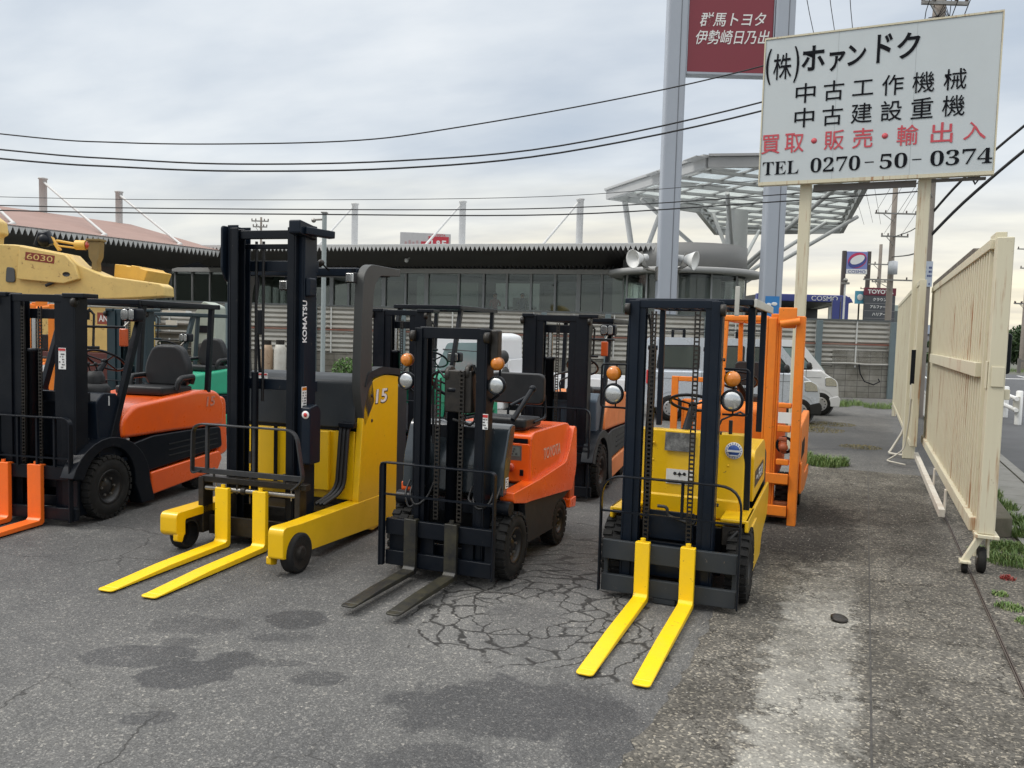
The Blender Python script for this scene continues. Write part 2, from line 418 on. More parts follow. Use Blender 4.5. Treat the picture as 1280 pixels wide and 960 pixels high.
def sticker(t,name,x,y,z,w,h,mat,rz=0,txt=None,tmat=None,side=None,ts=(.8,.6)):
    mx=facing(x,y,z,rz); b=MB().add([(-w/2,-h/2,0),(w/2,-h/2,0),(w/2,h/2,0),(-w/2,h/2,0),(-w/2,-h/2,-.003),(w/2,-h/2,-.003),(w/2,h/2,-.003),(-w/2,h/2,-.003)],[(0,1,2,3),(7,6,5,4),(0,4,5,1),(1,5,6,2),(2,6,7,3),(3,7,4,0)],False,mx)
    o=b.build(name,mat,t)
    if txt: lettering('lettering',txt,w*ts[0],h*ts[1],mx@Matrix.Translation((0,0,.001)),tmat or DTXT,o,depth=.001)
    return o
def blocks_print(o,mx,w,h,mat,rows=5,seed=1,fill=.7,head=None):
    """small unreadable print as rows of tiny raised dashes"""
    rg=random.Random(seed); b=MB()
    for i in range(rows):
        y=h/2-h*(i+.7)/rows; x=-w*.42
        while x<w*.38:
            l=rg.uniform(.06,.2)*w; 
            if rg.random()<fill: b.add([(x,y,.0015),(min(x+l,w*.42),y,.0015),(min(x+l,w*.42),y+h/rows*.5,.0015),(x,y+h/rows*.5,.0015)],[(0,1,2,3)],False,mx)
            x+=l+.04*w
    return b.build('print',mat,o)
# ================================================================ 1. yellow engine forklift (right)
def fg_truck():
    t=thing('forklift','yellow and charcoal forklift with two bright yellow forks reaching over the cracked asphalt edge','forklift',(-1.155,5.33,0),R(1.6))
    for x in (-.18,.13): fork(t,x,.10,.43,1.30,YELF,.04,.012)
    carriage(t,-.475,.45,[(.045,.165),(.275,.41)],.045,.085,CHAR,[(-.47,-.44),(.415,.445)])
    MB().box(-.10,.05,.05,.09,.005,.044).build('mast_foot',CHAR,t,bevel=.004)
    backrest(t,-.487,.462,.05,.87,(.62,),[(.075,.62,.865)],BLK,y=.03,r=.16)
    mast(t,-.365,.275,2.10,.09,.12,NAVY,w=.075,dep=.11,cross=(.3,),top_h=.06)
    MB().box(-.22,.13,.21,.235,.42,.62).build('mast_brace',NAVY,t,bevel=.004)
    chain(t,-.195,.16,.40,2.02); chain(t,.105,.16,.40,2.02)
    for x in (-.225,.165): cylinder(t,x,.30,.12,1.75,2.02,.028,NAVY)
    # hoses
    MB().tube([(-.235,.17,2.0),(-.225,.22,1.9),(-.215,.24,1.5),(-.235,.24,1.2),(-.22,.2,.5)],.010,6).build('hose',HOSE,t)
    MB().tube(arc([(.14,.2,.62),(.14,.18,.55),(-.05,.17,.60),(-.05,.17,.66),(-.12,.17,.66)],.03),.012,6).build('hose',HOSE,t)
    MB().tube(arc([(.21,.34,1.12),(.20,.30,.95),(.19,.30,.5)],.05),.008,6).build('hose',HOSE,t)
    MB().tube([(.21,.42,1.14),(.26,.42,1.27),(.38,.45,1.33),(.42,.5,1.30)],.008,6).build('hose',HOSE,t)
    MB().tube([(-.30,.30,.62),(-.30,.30,2.0)],.010,6).build('hose',HOSE,t); MB().tube([(.225,.30,.62),(.225,.30,2.0)],.010,6).build('hose',HOSE,t)
    for x in (-.36,.28):
        for z in (.7,1.2,1.7): MB().lathe([(0,.001),(0,.014),(.012,.012),(.012,.001)],(x+(-.012 if x<0 else .0),.21,z),'x',6,False).build('bolt',GREASE,t)
    # cowl between the front pillars
    b=MB().prism([(.56,.52),(.56,.68),(.60,1.15),(.72,1.15),(.74,.52)],-.445,.415,'x'); b.build('front_cowl',YEL,t,bevel=.012,seg=3)
    MB().prism([(.545,.535),(.545,.665),(.5585,.68),(.5585,.53)],-.40,.385,'x').build('cowl_skirt',YEL,t,bevel=.003)
    b=MB()
    for x in (-.27,-.25,.3): 
        for z in (1.05,.92): b.lathe([(0,.001),(0,.01),(-.008,.008),(-.008,.001)],(x,.585,z),'y',8)
    b.build('rivets',YEL,t)
    o=MB().prism([(.568,1.0),(.583,1.135),(.59,1.135),(.575,1.0)],-.165,.05,'x').build('radiator_plate',paint('scuffed alloy',(.13,.13,.13),.4,.7,dirt=.9,dcol=(.4,.4,.38),scale=18,bump=.8),t)
    o=sticker(t,'maker_plate',-.045,.562,.81,.20,.11,WHT); mx=facing(-.045,.561,.83)
    b=MB()
    for dx in (-.035,.0,.035):
        b.lathe([(0,.001),(0,.012),(.002,.012)],(0,0,0),'z',12)
        for i in range(len(b.v)-36,len(b.v)): b.v[i]=(b.v[i][0]+dx,b.v[i][1]+(.004 if dx else 0),b.v[i][2])
    b.box(-.045,.045,-.002,.002,0,.002); b.box(-.002,.002,-.02,.02,0,.002)
    b.v=[tuple(mx@Vector(p)) for p in b.v]; b.build('emblem',DTXT,o)
    MB().box(-.135,-.05,.556,.5605,.763,.785).box(-.04,.05,.556,.5605,.763,.785).build('print_bar',DTXT,o)
    o=MB().lathe([(0,.001),(0,.062),(.003,.062),(.003,.001)],(.335,.573,1.035),'y',28).build('round_sticker',WHT,t)
    MB().lathe([(-.001,.001),(-.001,.042),(0,.042)],(.335,.573,1.035),'y',28).build('blue_disc',paint('blue print',(.03,.09,.35),.5,dirt=.1),o)
    MB().box(.285,.385,.569,.5715,1.025,1.04).box(.31,.36,.569,.5715,.998,1.004).build('white_band',WHT,o)
    b=MB()
    for k in range(18):
        a=2*PI*k/18; b.box(.335+.052*math.cos(a)-.003,.335+.052*math.cos(a)+.003,.571,.5725,1.035+.052*math.sin(a)-.004,1.035+.052*math.sin(a)+.004)
    b.build('rim_print',paint('blue print',None),o)
    # frame, axle clutter, fenders
    MB().box(-.33,.33,.45,1.9,.2,.42).box(-.30,.30,.40,.44,.15,.50).build('chassis',BLK,t,bevel=.01)
    MB().box(-.47,.5,.5,.8,.485,.518).build('floor_plate',YEL,t,bevel=.008)
    MB().box(.31,.46,.30,.42,.40,.54).lathe([(.28,.001),(.28,.05),(.42,.05),(.42,.001)],(.40,0,.47),'y',14).build('tilt_linkage',GREASE,t,bevel=.008); MB().box(-.45,-.34,.3,.42,.42,.53).build('tilt_linkage',GREASE,t,bevel=.008); MB().tube(arc([(.42,.28,.52),(.36,.24,.45),(.44,.22,.38),(.38,.26,.33)],.03),.012,8).build('hose',HOSE,t); MB().ball((.40,.24,.33),.05,1.2,.6,.5).build('drain_cap',STEEL,t)
    for s in (-1,1):
        pr=rpoly([(.26,.60),(.26,.52),(.44,.47),(.60,.455),(.62,.12),(1.33,.10),(1.42,.24),(1.95,.33),(1.97,.60)],[.01,.01,.02,.03,.03,.06,.05,.1,.05],4)
        x0=.465 if s>0 else -.485
        MB().prism(pr,x0,x0+.025,'x').build('side_fender',YEL,t,bevel=.008)
    MB().box(.3,.488,.262,.72,.578,.60).box(-.483,-.3,.262,.72,.578,.60).each('step_board',YEL,t,bevel=.006)
    # engine hood with side opening
    o=MB().prism(rpoly([(.95,.60),(.93,.96),(1.0,.995),(1.75,1.0),(1.9,.94),(1.96,.62)],[.01,.05,.06,.08,.12,.05],5),-.40,.45,'x').build('engine_hood',YEL,t,bevel=.03,seg=4)
    MB().box(.24,.40,.915,.932,.64,.93).build('hood_recess',BLK,o,bevel=.004)
    mx=Matrix.Translation((.4515,1.40,.76))@Matrix.Rotation(PI/2,4,'Z')@Matrix.Rotation(PI/2,4,'X')
    q=MB().add([(-.36,-.065,0),(.36,-.065,0),(.36,.065,0),(-.36,.065,0)],[(0,1,2,3)],False,mx).build('name_band',paint('black decal',(.02,.02,.022),.4,dirt=.1),o)
    lettering('lettering','FG10',.34,.085,mx@Matrix.Translation((.10,0,.001)),WHT,q,offset=.01,depth=.001)
    b=MB()
    for dx in (-.25,-.21,-.17): b.lathe([(0.0015,.001),(.0015,.016)],(dx,0,0),'z',12)
    b.v=[tuple(mx@Vector(p)) for p in b.v]; b.build('emblem',WHT,q)
    MB().prism(rpoly([(1.9,.20),(1.9,.92),(2.08,.86),(2.12,.26)],.05),-.45,.45,'x').build('counterweight',CHAR,t,bevel=.03,seg=3)
    seat(t,-.02,1.30,.99,.44,.30,back=False)
    steering(t,(-.02,.88,1.34),.175,24,base=(-.04,.68,1.1))
    levers(t,[(.12,.68,1.14),(.2,.68,1.14)],.24)
    MB().tube([(.30,.62,1.14),(.30,.62,1.25)],.014,8).build('grip_post',HOSE,t)
    guard(t,-.44,.45,.30,1.72,2.115,NAVY,[([(.43,.66,.50),(.425,.5,2.07)],.05,.05),([(-.43,.66,.50),(-.42,.5,2.07)],.05,.05)],
          [([(.42,1.52,1.08),(.42,1.50,2.07)],.045,.045),([(-.41,1.52,1.08),(-.41,1.50,2.07)],.045,.045)],h=.045,bars=7)
    MB().box(.455,.475,.30,1.72,2.06,2.118).build('rain_gutter',paint('pale grey strip',(.5,.49,.44),.5),t,bevel=.005)
    MB().box(.33,.36,.27,.29,2.0,2.2).build('lamp_stalk',paint('pale grey strip',None),t,bevel=.004)
    for x,xs in ((.355,.29),(-.465,-.37)):
        headlamp(t,x,.16,1.43,.068)
        signal(t,x-.005,.17,1.575,.055)
        s=1 if x>0 else -1
        MB().tube(arc([(xs,.2,1.64),(x+s*.10,.2,1.64),(x+s*.10,.2,1.33),(xs,.2,1.33)],.03),.008,6).tube([(x,.23,1.33),(x,.23,1.64)],.006,6).build('lamp_bracket',BLK,t)
    for s in (-1,1):
        wheel(t,s*.43 - (.01 if s<0 else -.0),.40,.265,.15,s)
        wheel(t,s*.39,1.58,.215,.13,s)
    return t
def paint_get(n): return MATS[n]
_p=paint
def paint(name,col=None,*a,**k):
    if name in MATS: return MATS[name]
    return _p(name,col,*a,**k)
fg_truck()
# ================================================================ 2. small orange battery forklift with black forks
def toy_truck():
    t=thing('forklift','small red orange battery forklift with bare black forks and a black front cowl','forklift',(-2.78,5.0,0),R(2))
    FB=paint('worn black fork',(.010,.010,.010),.5,dirt=.75,dcol=(.055,.048,.022),scale=7,bump=.4)
    for x in (-.205,.125): fork(t,x,.10,.46,.80,FB,.035,.055)
    carriage(t,-.43,.43,[(.09,.20),(.32,.44)],.04,.08,BLK,[(-.42,-.22),(-.16,-.05),(.18,.27),(.36,.42)])
    backrest(t,-.462,.455,.09,.86,(.625,),[],BLK,y=.02,r=.04,w=.012,d=.05)
    MB().box(-.462,-.43,.0,.04,.09,.86).build('backrest_edge',BLK,t,bevel=.004)
    m=mast(t,-.255,.33,1.87,.08,.11,BLK,w=.06,dep=.13,cross=(.25,1.05),top_h=.085)
    MB().box(.34,.40,.13,.22,1.60,1.86).build('mast_top_bracket',GREASE,t,bevel=.015)
    cylinder(t,.04,.20,.1,1.40,1.5,.055,BLK)
    MB().box(-.02,.20,.14,.24,1.25,1.56).lathe([(-.02,.001),(-.02,.07),(.02,.07),(.02,.001)],(.0,.2,1.52),'x',18).lathe([(-.02,.001),(-.02,.07),(.02,.07),(.02,.001)],(.16,.2,1.54),'x',18).build('chain_sheave_block',GREASE,t,bevel=.012)
    chain(t,-.06,.13,.45,1.50); chain(t,.13,.13,.45,1.56)
    MB().tube([(.19,.19,1.6),(.23,.2,1.5),(.21,.21,1.2),(.17,.2,1.16),(.05,.15,1.2)],.012,6).tube([(-.04,.19,1.5),(-.1,.2,1.55),(-.14,.2,1.4),(-.13,.2,1.0)],.010,6).build('hose',HOSE,t)
    for x,xs in ((.395,.33),(-.335,-.27)):
        headlamp(t,x,.14,1.465,.062); signal(t,x-.005,.15,1.62,.05,paint('amber base',(.4,.13,.02),.4))
        MB().tube([(x,.2,1.40),(x,.2,1.58)],.010,8).tube([(x,.2,1.40),(xs-.02*(1 if x>0 else -1),.2,1.33)],.011,8).build('lamp_bracket',BLK,t)
    o=sticker(t,'warning_label',.335,.095,1.205,.04,.11,WHT); blocks_print(o,facing(.335,.0935,1.19),.04,.08,DTXT,4,3); MB().box(.316,.354,.0925,.0935,1.235,1.255).build('red_strip',RED,o)
    for k,(xa,xb) in enumerate(((-.34,-.20),(-.30,-.14),(.22,.36),(.18,.40))):
        MB().tube(arc([(xa,.24,.70),(xa+.02,.12,.62),((xa+xb)/2,.10,.50+.03*k),(xb,.14,.60),(xb,.26,.72)],.06),.009,6).build('hose',HOSE,t)
    MB().box(-.20,.28,.225,.25,.50,.60).build('mast_cross_plate',BLK,t,bevel=.004)
    # cowl: slanted black panel curving down to the footwell
    o=MB().prism(rpoly([(.255,.64),(.27,.88),(.36,1.13),(.42,1.165),(.48,1.15),(.42,.95),(.33,.64)],[.02,.05,.05,.03,.03,.1,.02],5),-.42,.42,'x').build('front_cowl',paint('glossy black panel',(.02,.028,.035),.2,dirt=.25,dcol=(.05,.06,.065),coat=.6),t,bevel=.02,seg=4)
    mx=Matrix.Translation((.4215,.325,.735))@Matrix.Rotation(PI/2,4,'Z')@Matrix.Rotation(PI/2,4,'X')
    q=MB().add([(-.03,-.04,0),(.03,-.04,0),(.03,.04,0),(-.03,.04,0)],[(0,1,2,3)],False,mx).build('maker_plate',WHT,o); blocks_print(q,mx,.055,.07,DTXT,4,9)
    # main body
    MB().box(-.30,.30,.48,1.75,.16,.62).build('chassis',DKGR,t,bevel=.01)
    o=MB().prism(rpoly([(.34,.66),(.34,.585),(.60,.535),(.72,.53),(1.78,.44),(1.90,.62),(1.86,1.0),(1.80,1.02),(1.66,.80),(1.58,.72),(.90,.675)],[.01,.03,.03,.03,.03,.12,.05,.04,.1,.1,.04],5),.36,.475,'x')
    o.prism(rpoly([(.34,.66),(.34,.585),(.60,.535),(.72,.53),(1.78,.44),(1.90,.62),(1.86,1.0),(1.80,1.02),(1.66,.80),(1.58,.72),(.90,.675)],[.01,.03,.03,.03,.03,.12,.05,.04,.1,.1,.04],5),-.475,-.36,'x')
    o.build('side_sill',ORG,t,bevel=.018,seg=3)
    for s in (-1,1):
        MB().prism(rpoly([(.62,.53),(.70,.20),(1.36,.18),(1.42,.36),(1.78,.44),(.72,.53)],.03,4),s*.40,s*.455,'x').build('side_skirt',DKGR,t,bevel=.008)
        MB().tube([(s*.30,.30,.55),(s*.47,.30,.55)],.055,18).build('drive_cap',BLK,t)
    MB().box(-.36,.36,.34,.80,.60,.64).build('floor_plate',DKGR,t,bevel=.006)
    o=MB().prism(rpoly([(.80,.64),(.80,1.03),(.86,1.06),(1.66,1.06),(1.80,1.03),(1.80,.66)],[.02,.04,.04,.05,.08,.02],4),-.40,.435,'x').build('battery_hood',ORG,t,bevel=.022,seg=4)
    MB().box(.10,.40,.792,.80,.97,1.005).build('vent_slot',BLK,o)
    MB().prism(rpoly([(.13,.66),(.42,.66),(.42,.965),(.13,.965)],.02),.785,.802,'y').build('control_panel',ORG,o,bevel=.004)
    q=sticker(o,'display',.26,.783,.90,.16,.075,paint('grey display',(.16,.18,.17),.25,dirt=.1)); blocks_print(q,facing(.26,.7825,.90),.15,.06,DTXT,3,5,.5)
    sticker(o,'display_bezel',.26,.7845,.89,.19,.12,paint('bezel grey',(.12,.10,.09),.5))
    MB().lathe([(0,.001),(0,.035),(.02,.03),(.02,.001)],(.27,.762,.775),'y',18).build('emergency_button',paint('button red',(.6,.07,.02),.35,coat=.5),o)
    MB().box(.345,.375,.775,.786,.71,.76).build('key_switch',BLK,o,bevel=.004)
    mx=Matrix.Translation((.4365,1.24,.845))@Matrix.Rotation(PI/2,4,'Z')@Matrix.Rotation(R(6),4,'Z')@Matrix.Rotation(PI/2,4,'X')
    mx=Matrix.Translation((.4362,1.30,.85))@Matrix.Rotation(PI/2,4,'Z')@Matrix.Rotation(PI/2,4,'X')
    lettering('lettering','TOYOTA',.44,.095,mx,paint('pale print',(.62,.42,.36),.5),o,offset=.006,depth=.0015)
    MB().box(-.42,.43,1.86,2.0,.33,.86).build('counterweight',paint('rusty orange paint',(.50,.09,.025),.5,dirt=.6,dcol=(.25,.08,.04)),t,bevel=.015)
    MB().prism(rpoly([(1.80,.26),(1.84,.34),(2.0,.34),(1.98,.24)],.02),-.44,.45,'x').build('rear_bumper',ORG,t,bevel=.01)
    seat(t,.14,1.0,1.075,.46,.26,style='flat',d=.38)
    steering(t,(-.16,.56,1.42),.17,40,base=(-.12,.44,1.15))
    MB().tube([(.44,.36,1.20),(.50,.60,1.42)],.02,10).tube([(.40,.40,1.30),(.47,.56,1.36)],.014,8).ball((.50,.60,1.42),.028).build('direction_lever',BLK,t)
    levers(t,[(.02,.42,1.14),(.10,.42,1.14)],.25)
    for s in (-1,1):
        wheel(t,s*.41,.40,.255,.15,s,nl=24); wheel(t,s*.395,1.50,.205,.13,s,nl=22)
    return t
toy_truck()
# ================================================================ 3. yellow reach truck with tall mast
def reach_truck():
    t=thing('reach_truck','tall black masted yellow reach truck numbered 15 with low yellow straddle legs','reach truck',(-4.52,5.03,0),R(6.5))
    for x in (-.27,.09): fork(t,x,.125,.50,1.22,YELF,.045,.01)
    b=MB()
    for x in (-.27,.09): b.box(x-.035,x-.012,.0,.05,.50,.515)
    # shaft carriage
    MB().tube([(-.46,.06,.48),(.44,.06,.48)],.022,14).build('fork_shaft',STEEL,t)
    o=MB().box(-.50,.50,.04,.11,.53,.58).box(-.52,-.47,.03,.16,.10,.57).box(.40,.45,.03,.13,.10,.57).box(-.47,.44,.10,.13,.08,.24).box(-.16,-.14,.04,.10,.45,.53).lathe([(-.02,.001),(-.02,.035),(.02,.035),(.02,.001)],(-.09,.06,.48),'x',14).build('carriage',GREASE,t,bevel=.006)
    MB().tube([(-.36,.05,.44),(-.36,.05,.57)],.006,6).tube([(.36,.05,.44),(.36,.05,.57)],.006,6).build('adjuster_bolt',CHR,o)
    b=MB(); pts=arc([(-.56,.03,.62),(-.56,.03,.56),(-.50,.03,.54)],.04,4)
    FL=paint('satin black bar',(.03,.032,.036),.35,.2,dirt=.4,dcol=(.08,.08,.08))
    P=arc([(-.47,.0,.63),(-.555,.0,.60),(-.545,.0,1.02),(.43,.0,1.02),(.50,.0,.62),(.40,.0,.54)],.10,6)
    for i in range(len(P)-1):
        e=(P[i+1]-P[i]).normalized()*.003; b.bar(P[i]-e,P[i+1]+e,.014,.045,up=(0,1,0))
    o=b.build('load_backrest',FL,t,bevel=.003)
    MB().box(-.55,.49,.0,.02,.61,.655).box(-.42,-.395,-.012,.016,.656,1.01).box(.02,.045,.003,.016,.656,1.01).box(-.37,-.35,.021,.03,.58,.66).box(.30,.32,.021,.03,.58,.66).box(-.02,.0,.021,.03,.58,.66).build('bar',FL,o,bevel=.002)
    # mast
    mast(t,-.37,.37,2.68,.10,.20,NAVY,w=.10,dep=.18,inner=False,cross=(.2,1.3,2.30),roll=False)
    c=MB(); channel(c,-.315,-1,.15,.26,.12,2.64,.08); channel(c,.315,1,.15,.26,.12,2.64,.08); c.box(-.23,.23,.18,.22,2.55,2.62); c.build('inner_mast',BLK,t,bevel=.006)
    MB().box(-.31,.31,.285,.315,2.48,2.52).build('mast_tie',BLK,t,bevel=.004)
    MB().prism(rpoly([(.14,2.66),(.14,2.30),(.20,2.20),(.32,2.20),(.32,2.66)],.03),-.395,-.372,'x').build('mast_cheek',NAVY,t,bevel=.008)
    MB().prism(rpoly([(.08,2.58),(.08,2.69),(.34,2.66),(.34,2.55)],.02),.29,.395,'x').build('mast_cheek',NAVY,t,bevel=.01)
    MB().bar((.385,.15,2.61),(.50,.40,2.60),.08,.06).build('mast_top_arm',NAVY,t,bevel=.008)
    o=MB().box(.372,.415,.20,.31,2.09,2.24).build('cover_box',NAVY,t,bevel=.015,seg=3)
    MB().tube([(-.15,.28,.2),(-.15,.28,1.45)],.03,12).build('lift_cylinder',BLK,t)
    for x in (-.20,-.13): MB().tube([(x,.36,2.55),(x,.36,1.2)],.012,8).build('hose',HOSE,t)
    # komatsu lettering on the right upright, running upwards
    mx=facing(.3715,.20,1.885,PI/2)@Matrix.Rotation(PI/2,4,'Z')
    lettering('lettering','KOMATSU',.34,.062,mx,paint('white print',(.75,.76,.77),.5,dirt=.1),t,offset=.02,depth=.002)
    o=sticker(t,'warning_label',.375,.20,1.27,.07,.17,WHT,rz=PI/2); blocks_print(o,facing(.3755,.20,1.25,PI/2),.065,.13,DTXT,6,4); MB().box(.3752,.3762,.168,.232,1.325,1.35).build('orange_strip',AMBL,o)
    MB().box(-.10,-.08,.13,.15,.70,.80).build('chain_anchor',GREASE,t)
    # dash box right of the mast with curved hoses
    o=MB().prism(rpoly([(.16,.72),(.16,1.19),(.28,1.21),(.33,1.16),(.33,.72)],.02),.373,.455,'x').build('valve_box',NAVY,t,bevel=.012,seg=3)
    MB().lathe([(0,.001),(0,.033),(.004,.033)],(.415,.155,1.13),'y',20).build('oval_badge',WHT,o)
    MB().lathe([(-.001,.001),(-.001,.018),(.004,.018)],(.415,.155,1.13),'y',20).build('badge_centre',RED,o)
    for k in range(3):
        MB().tube(arc([(.50+k*.036,.75,1.02),(.485+k*.036,.61,1.00),(.46+k*.036,.59,.44),(.36+k*.036,.42,.34)],.12,8),.017,8).build('hose',HOSE,t)
    MB().box(.47,.62,.58,.655,.985,1.03).build('hose_guide',BLK,t,bevel=.008)
    MB().box(-.60,.52,.68,1.2,.10,.36).box(-.44,.44,.36,.66,.12,.30).box(-.40,.40,.16,.36,.09,.17).build('chassis',GREASE,t,bevel=.01)
    MB().box(-.45,.10,.62,.66,.42,.94).box(.12,.36,.62,.66,.42,.94).each('battery_cover',YEL,t,bevel=.008)
    MB().box(.095,.125,.605,.62,.40,.96).box(-.18,-.15,.605,.62,.40,.96).each('cover_strip',BLK,t)
    MB().box(-.60,.585,.67,1.19,.34,.945).build('battery_box',YEL,t,bevel=.01); MB().box(-.58,.585,.68,1.18,.946,.975).build('dark_gap',BLK,t)
    o=MB().prism(rpoly([(.655,.976),(.665,1.38),(.76,1.42),(1.19,1.42),(1.19,.976)],[.01,.03,.03,.02,.02]),-.66,.590,'x').build('cab_front',CHAR,t,bevel=.015,seg=3)
    s_=sticker(o,'round_symbol_label',-.33,.650,1.36,.10,.12,WHT); MB().lathe([(0,.001),(0,.032),(.002,.032)],(-.32,.642,1.35),'y',18).build('symbol',DTXT,s_); MB().box(-.375,-.285,.6435,.646,1.40,1.415).build('red_strip',RED,s_)
    # straddle legs
    def leg(x0,x1,s):
        b=MB(); pr=rpoly([(-.60,.34),(-.60,.13),(-.50,.10),(.9,.06),(.9,.335)],[.06,.03,.02,.01,.01],5)
        if s>0: pr=rpoly([(-.52,.375),(-.52,.14),(-.44,.13),(-.43,.20),(-.32,.30),(-.20,.20),(-.18,.12),(1.1,.05),(1.1,.33),(-.3,.36)],[.06,.02,.02,.05,.10,.05,.01,.01,.01,.03],5)
        b.prism(pr,x0,x1,'x'); o=b.build('straddle_leg',YEL,t,bevel=.014,seg=3)
        return o
    leg(.53,.66,1)
    o=MB().prism(rpoly([(-.29,.33),(-.29,.16),(-.24,.13),(-.18,.13),(-.18,.26),(.7,.26),(.7,.33)],[.05,.04,.02,.02,.02,.01,.02]),-.63,-.47,'x').build('straddle_leg',YEL,t,bevel=.014,seg=3)
    MB().box(-.60,-.50,.03,.6,.14,.258).build('leg_recess',GREASE,o,bevel=.006)
    MB().prism(rpoly([(-.28,.16),(-.28,.10),(-.22,.08),(-.19,.16)],.015),-.51,-.468,'x').build('leg_hook',YEL,o,bevel=.004)
    MB().prism(rpoly([(-.51,.15),(-.51,.09),(-.43,.07),(-.41,.15)],.015),.51,.55,'x').build('leg_hook',YEL,t,bevel=.004)
    def lw(x,y,r,w,s):
        o=MB().lathe([(-w/2,r*.8),(-w/2,r*.93),(-w/2+.012,r),(w/2-.012,r),(w/2,r*.93),(w/2,r*.8)],(x,y,r),'x',40).build('wheel',RUB,t)
        MB().lathe([(s*w*.5,r*.82),(s*(w*.5-.006),r*.6),(s*(w*.5-.015),r*.4),(s*(w*.5+.006),r*.32),(s*(w*.5+.012),r*.12),(s*(w*.5+.012),.001)],(x,y,r),'x',32).build('hub',GREASE,o)
    lw(.650,-.33,.150,.10,1); lw(-.545,-.10,.125,.10,-1)
    # tall yellow side panel, its top front corner rounded, number 15
    o=MB().prism(rpoly([(.62,.34),(.665,.81),(.71,1.22),(.84,1.39),(1.10,1.43),(1.38,1.40),(1.38,.08),(.88,.03),(.74,.12)],[.05,.2,.15,.12,.1,.01,.01,.06,.08],6),.592,.655,'x').build('side_panel',YEL,t,bevel=.010,seg=3)
    mx=Matrix.Translation((.6565,1.03,1.24))@Matrix.Rotation(PI/2,4,'Z')@Matrix.Rotation(PI/2,4,'X')
    lettering('number_outline','15',.24,.135,mx@Matrix.Translation((.008,-.005,-.001)),DTXT,o,offset=.045,shear=.15,depth=.0015)
    lettering('number','15',.215,.125,mx,WHT,o,offset=.015,shear=.15,depth=.003)
    MB().lathe([(.655,.001),(.655,.016),(.660,.014),(.660,.001)],(0,.84,1.25),'x',12).lathe([(.655,.001),(.655,.016),(.660,.014),(.660,.001)],(0,.85,1.03),'x',12).each('bolt',GREASE,o)
    MB().prism(rpoly([(.70,1.33),(.76,1.46),(1.0,1.505),(1.40,1.47),(1.40,1.41),(1.10,1.44),(.83,1.41)],[.02,.04,.06,.01,.01,.06,.03],5),.58,.668,'x').build('side_cap',DKGR,t,bevel=.012)
    GP=paint('dark grey guard paint',(.040,.042,.041),.5,dirt=.3,dcol=(.06,.06,.055),bump=.1)
    pr=rpoly([(.72,.98),(.62,1.30),(.64,2.0),(.66,2.30),(.78,2.40),(1.38,2.40),(1.38,2.335),(.95,2.31),(.86,2.2),(.83,1.95),(.84,1.45),(.90,1.20)],[.02,.15,.1,.12,.10,.01,.01,.08,.08,.1,.1,.02],6)
    MB().prism(pr,.575,.655,'x').build('guard_post',GP,t,bevel=.014,seg=3)
    MB().prism(pr,-.66,-.58,'x').build('guard_post',GP,t,bevel=.014,seg=3)
    DY=.66
    MB().box(-.579,.574,DY+.02,DY+.09,2.285,2.36).box(-.579,.574,DY+.60,DY+.68,2.32,2.39).each('overhead_guard',NAVY,t,bevel=.01)
    b=MB()
    for k in range(5): b.box(-.45+.2*k,-.43+.2*k,DY+.091,DY+.599,2.33,2.37)
    b.each('guard_bar',NAVY,t)
    MB().tube(arc([(-.38,DY+.02,1.42),(-.40,DY-.02,2.0),(-.42,DY+.05,2.29)],.05),.014,8).build('grab_rail',BLK,t)
    for x,z in ((-.10,2.20),(.55,2.27)):
        o=MB().box(x-.045,x+.045,DY-.05,DY+.0,z-.045,z+.045).build('work_lamp',DKGR,t,bevel=.01); MB().box(x-.036,x+.036,DY-.058,DY-.051,z-.036,z+.036).build('lens',LENS,o,bevel=.004)
        MB().box(x-.01,x+.01,DY-.01,DY+.03,z,z+.08).build('lamp_bracket',BLK,o)
    for x,z in ((-.36,2.36),(.30,2.38)):
        MB().tube(arc([(x,DY-.10,z+.0),(x,DY-.12,z+.02),(x,DY+.05,z-.05)],.02),.008,6).ball((x,DY-.10,z+.01),.03).build('small_lamp',GREASE,t)
    MB().prism(rpoly([(-.36,1.76),(-.29,1.76),(-.29,1.98),(-.36,1.98)],.02),DY-.08,DY-.05,'y').build('mirror',BLK,t,bevel=.006)
    MB().tube([(.30,.40,1.9),(.34,.38,1.75),(.31,.40,1.5),(.27,.42,1.44)],.014,8).build('hose',HOSE,t)
    # body behind
    MB().box(-.60,.58,1.20,1.75,.10,1.30).build('operator_cell',CHAR,t,bevel=.02)
    MB().lathe([(-.06,.001),(-.06,.15),(.06,.15),(.06,.001)],(.1,1.5,.15),'x',24).build('drive_wheel',RUB,t)
    return t
reach_truck()
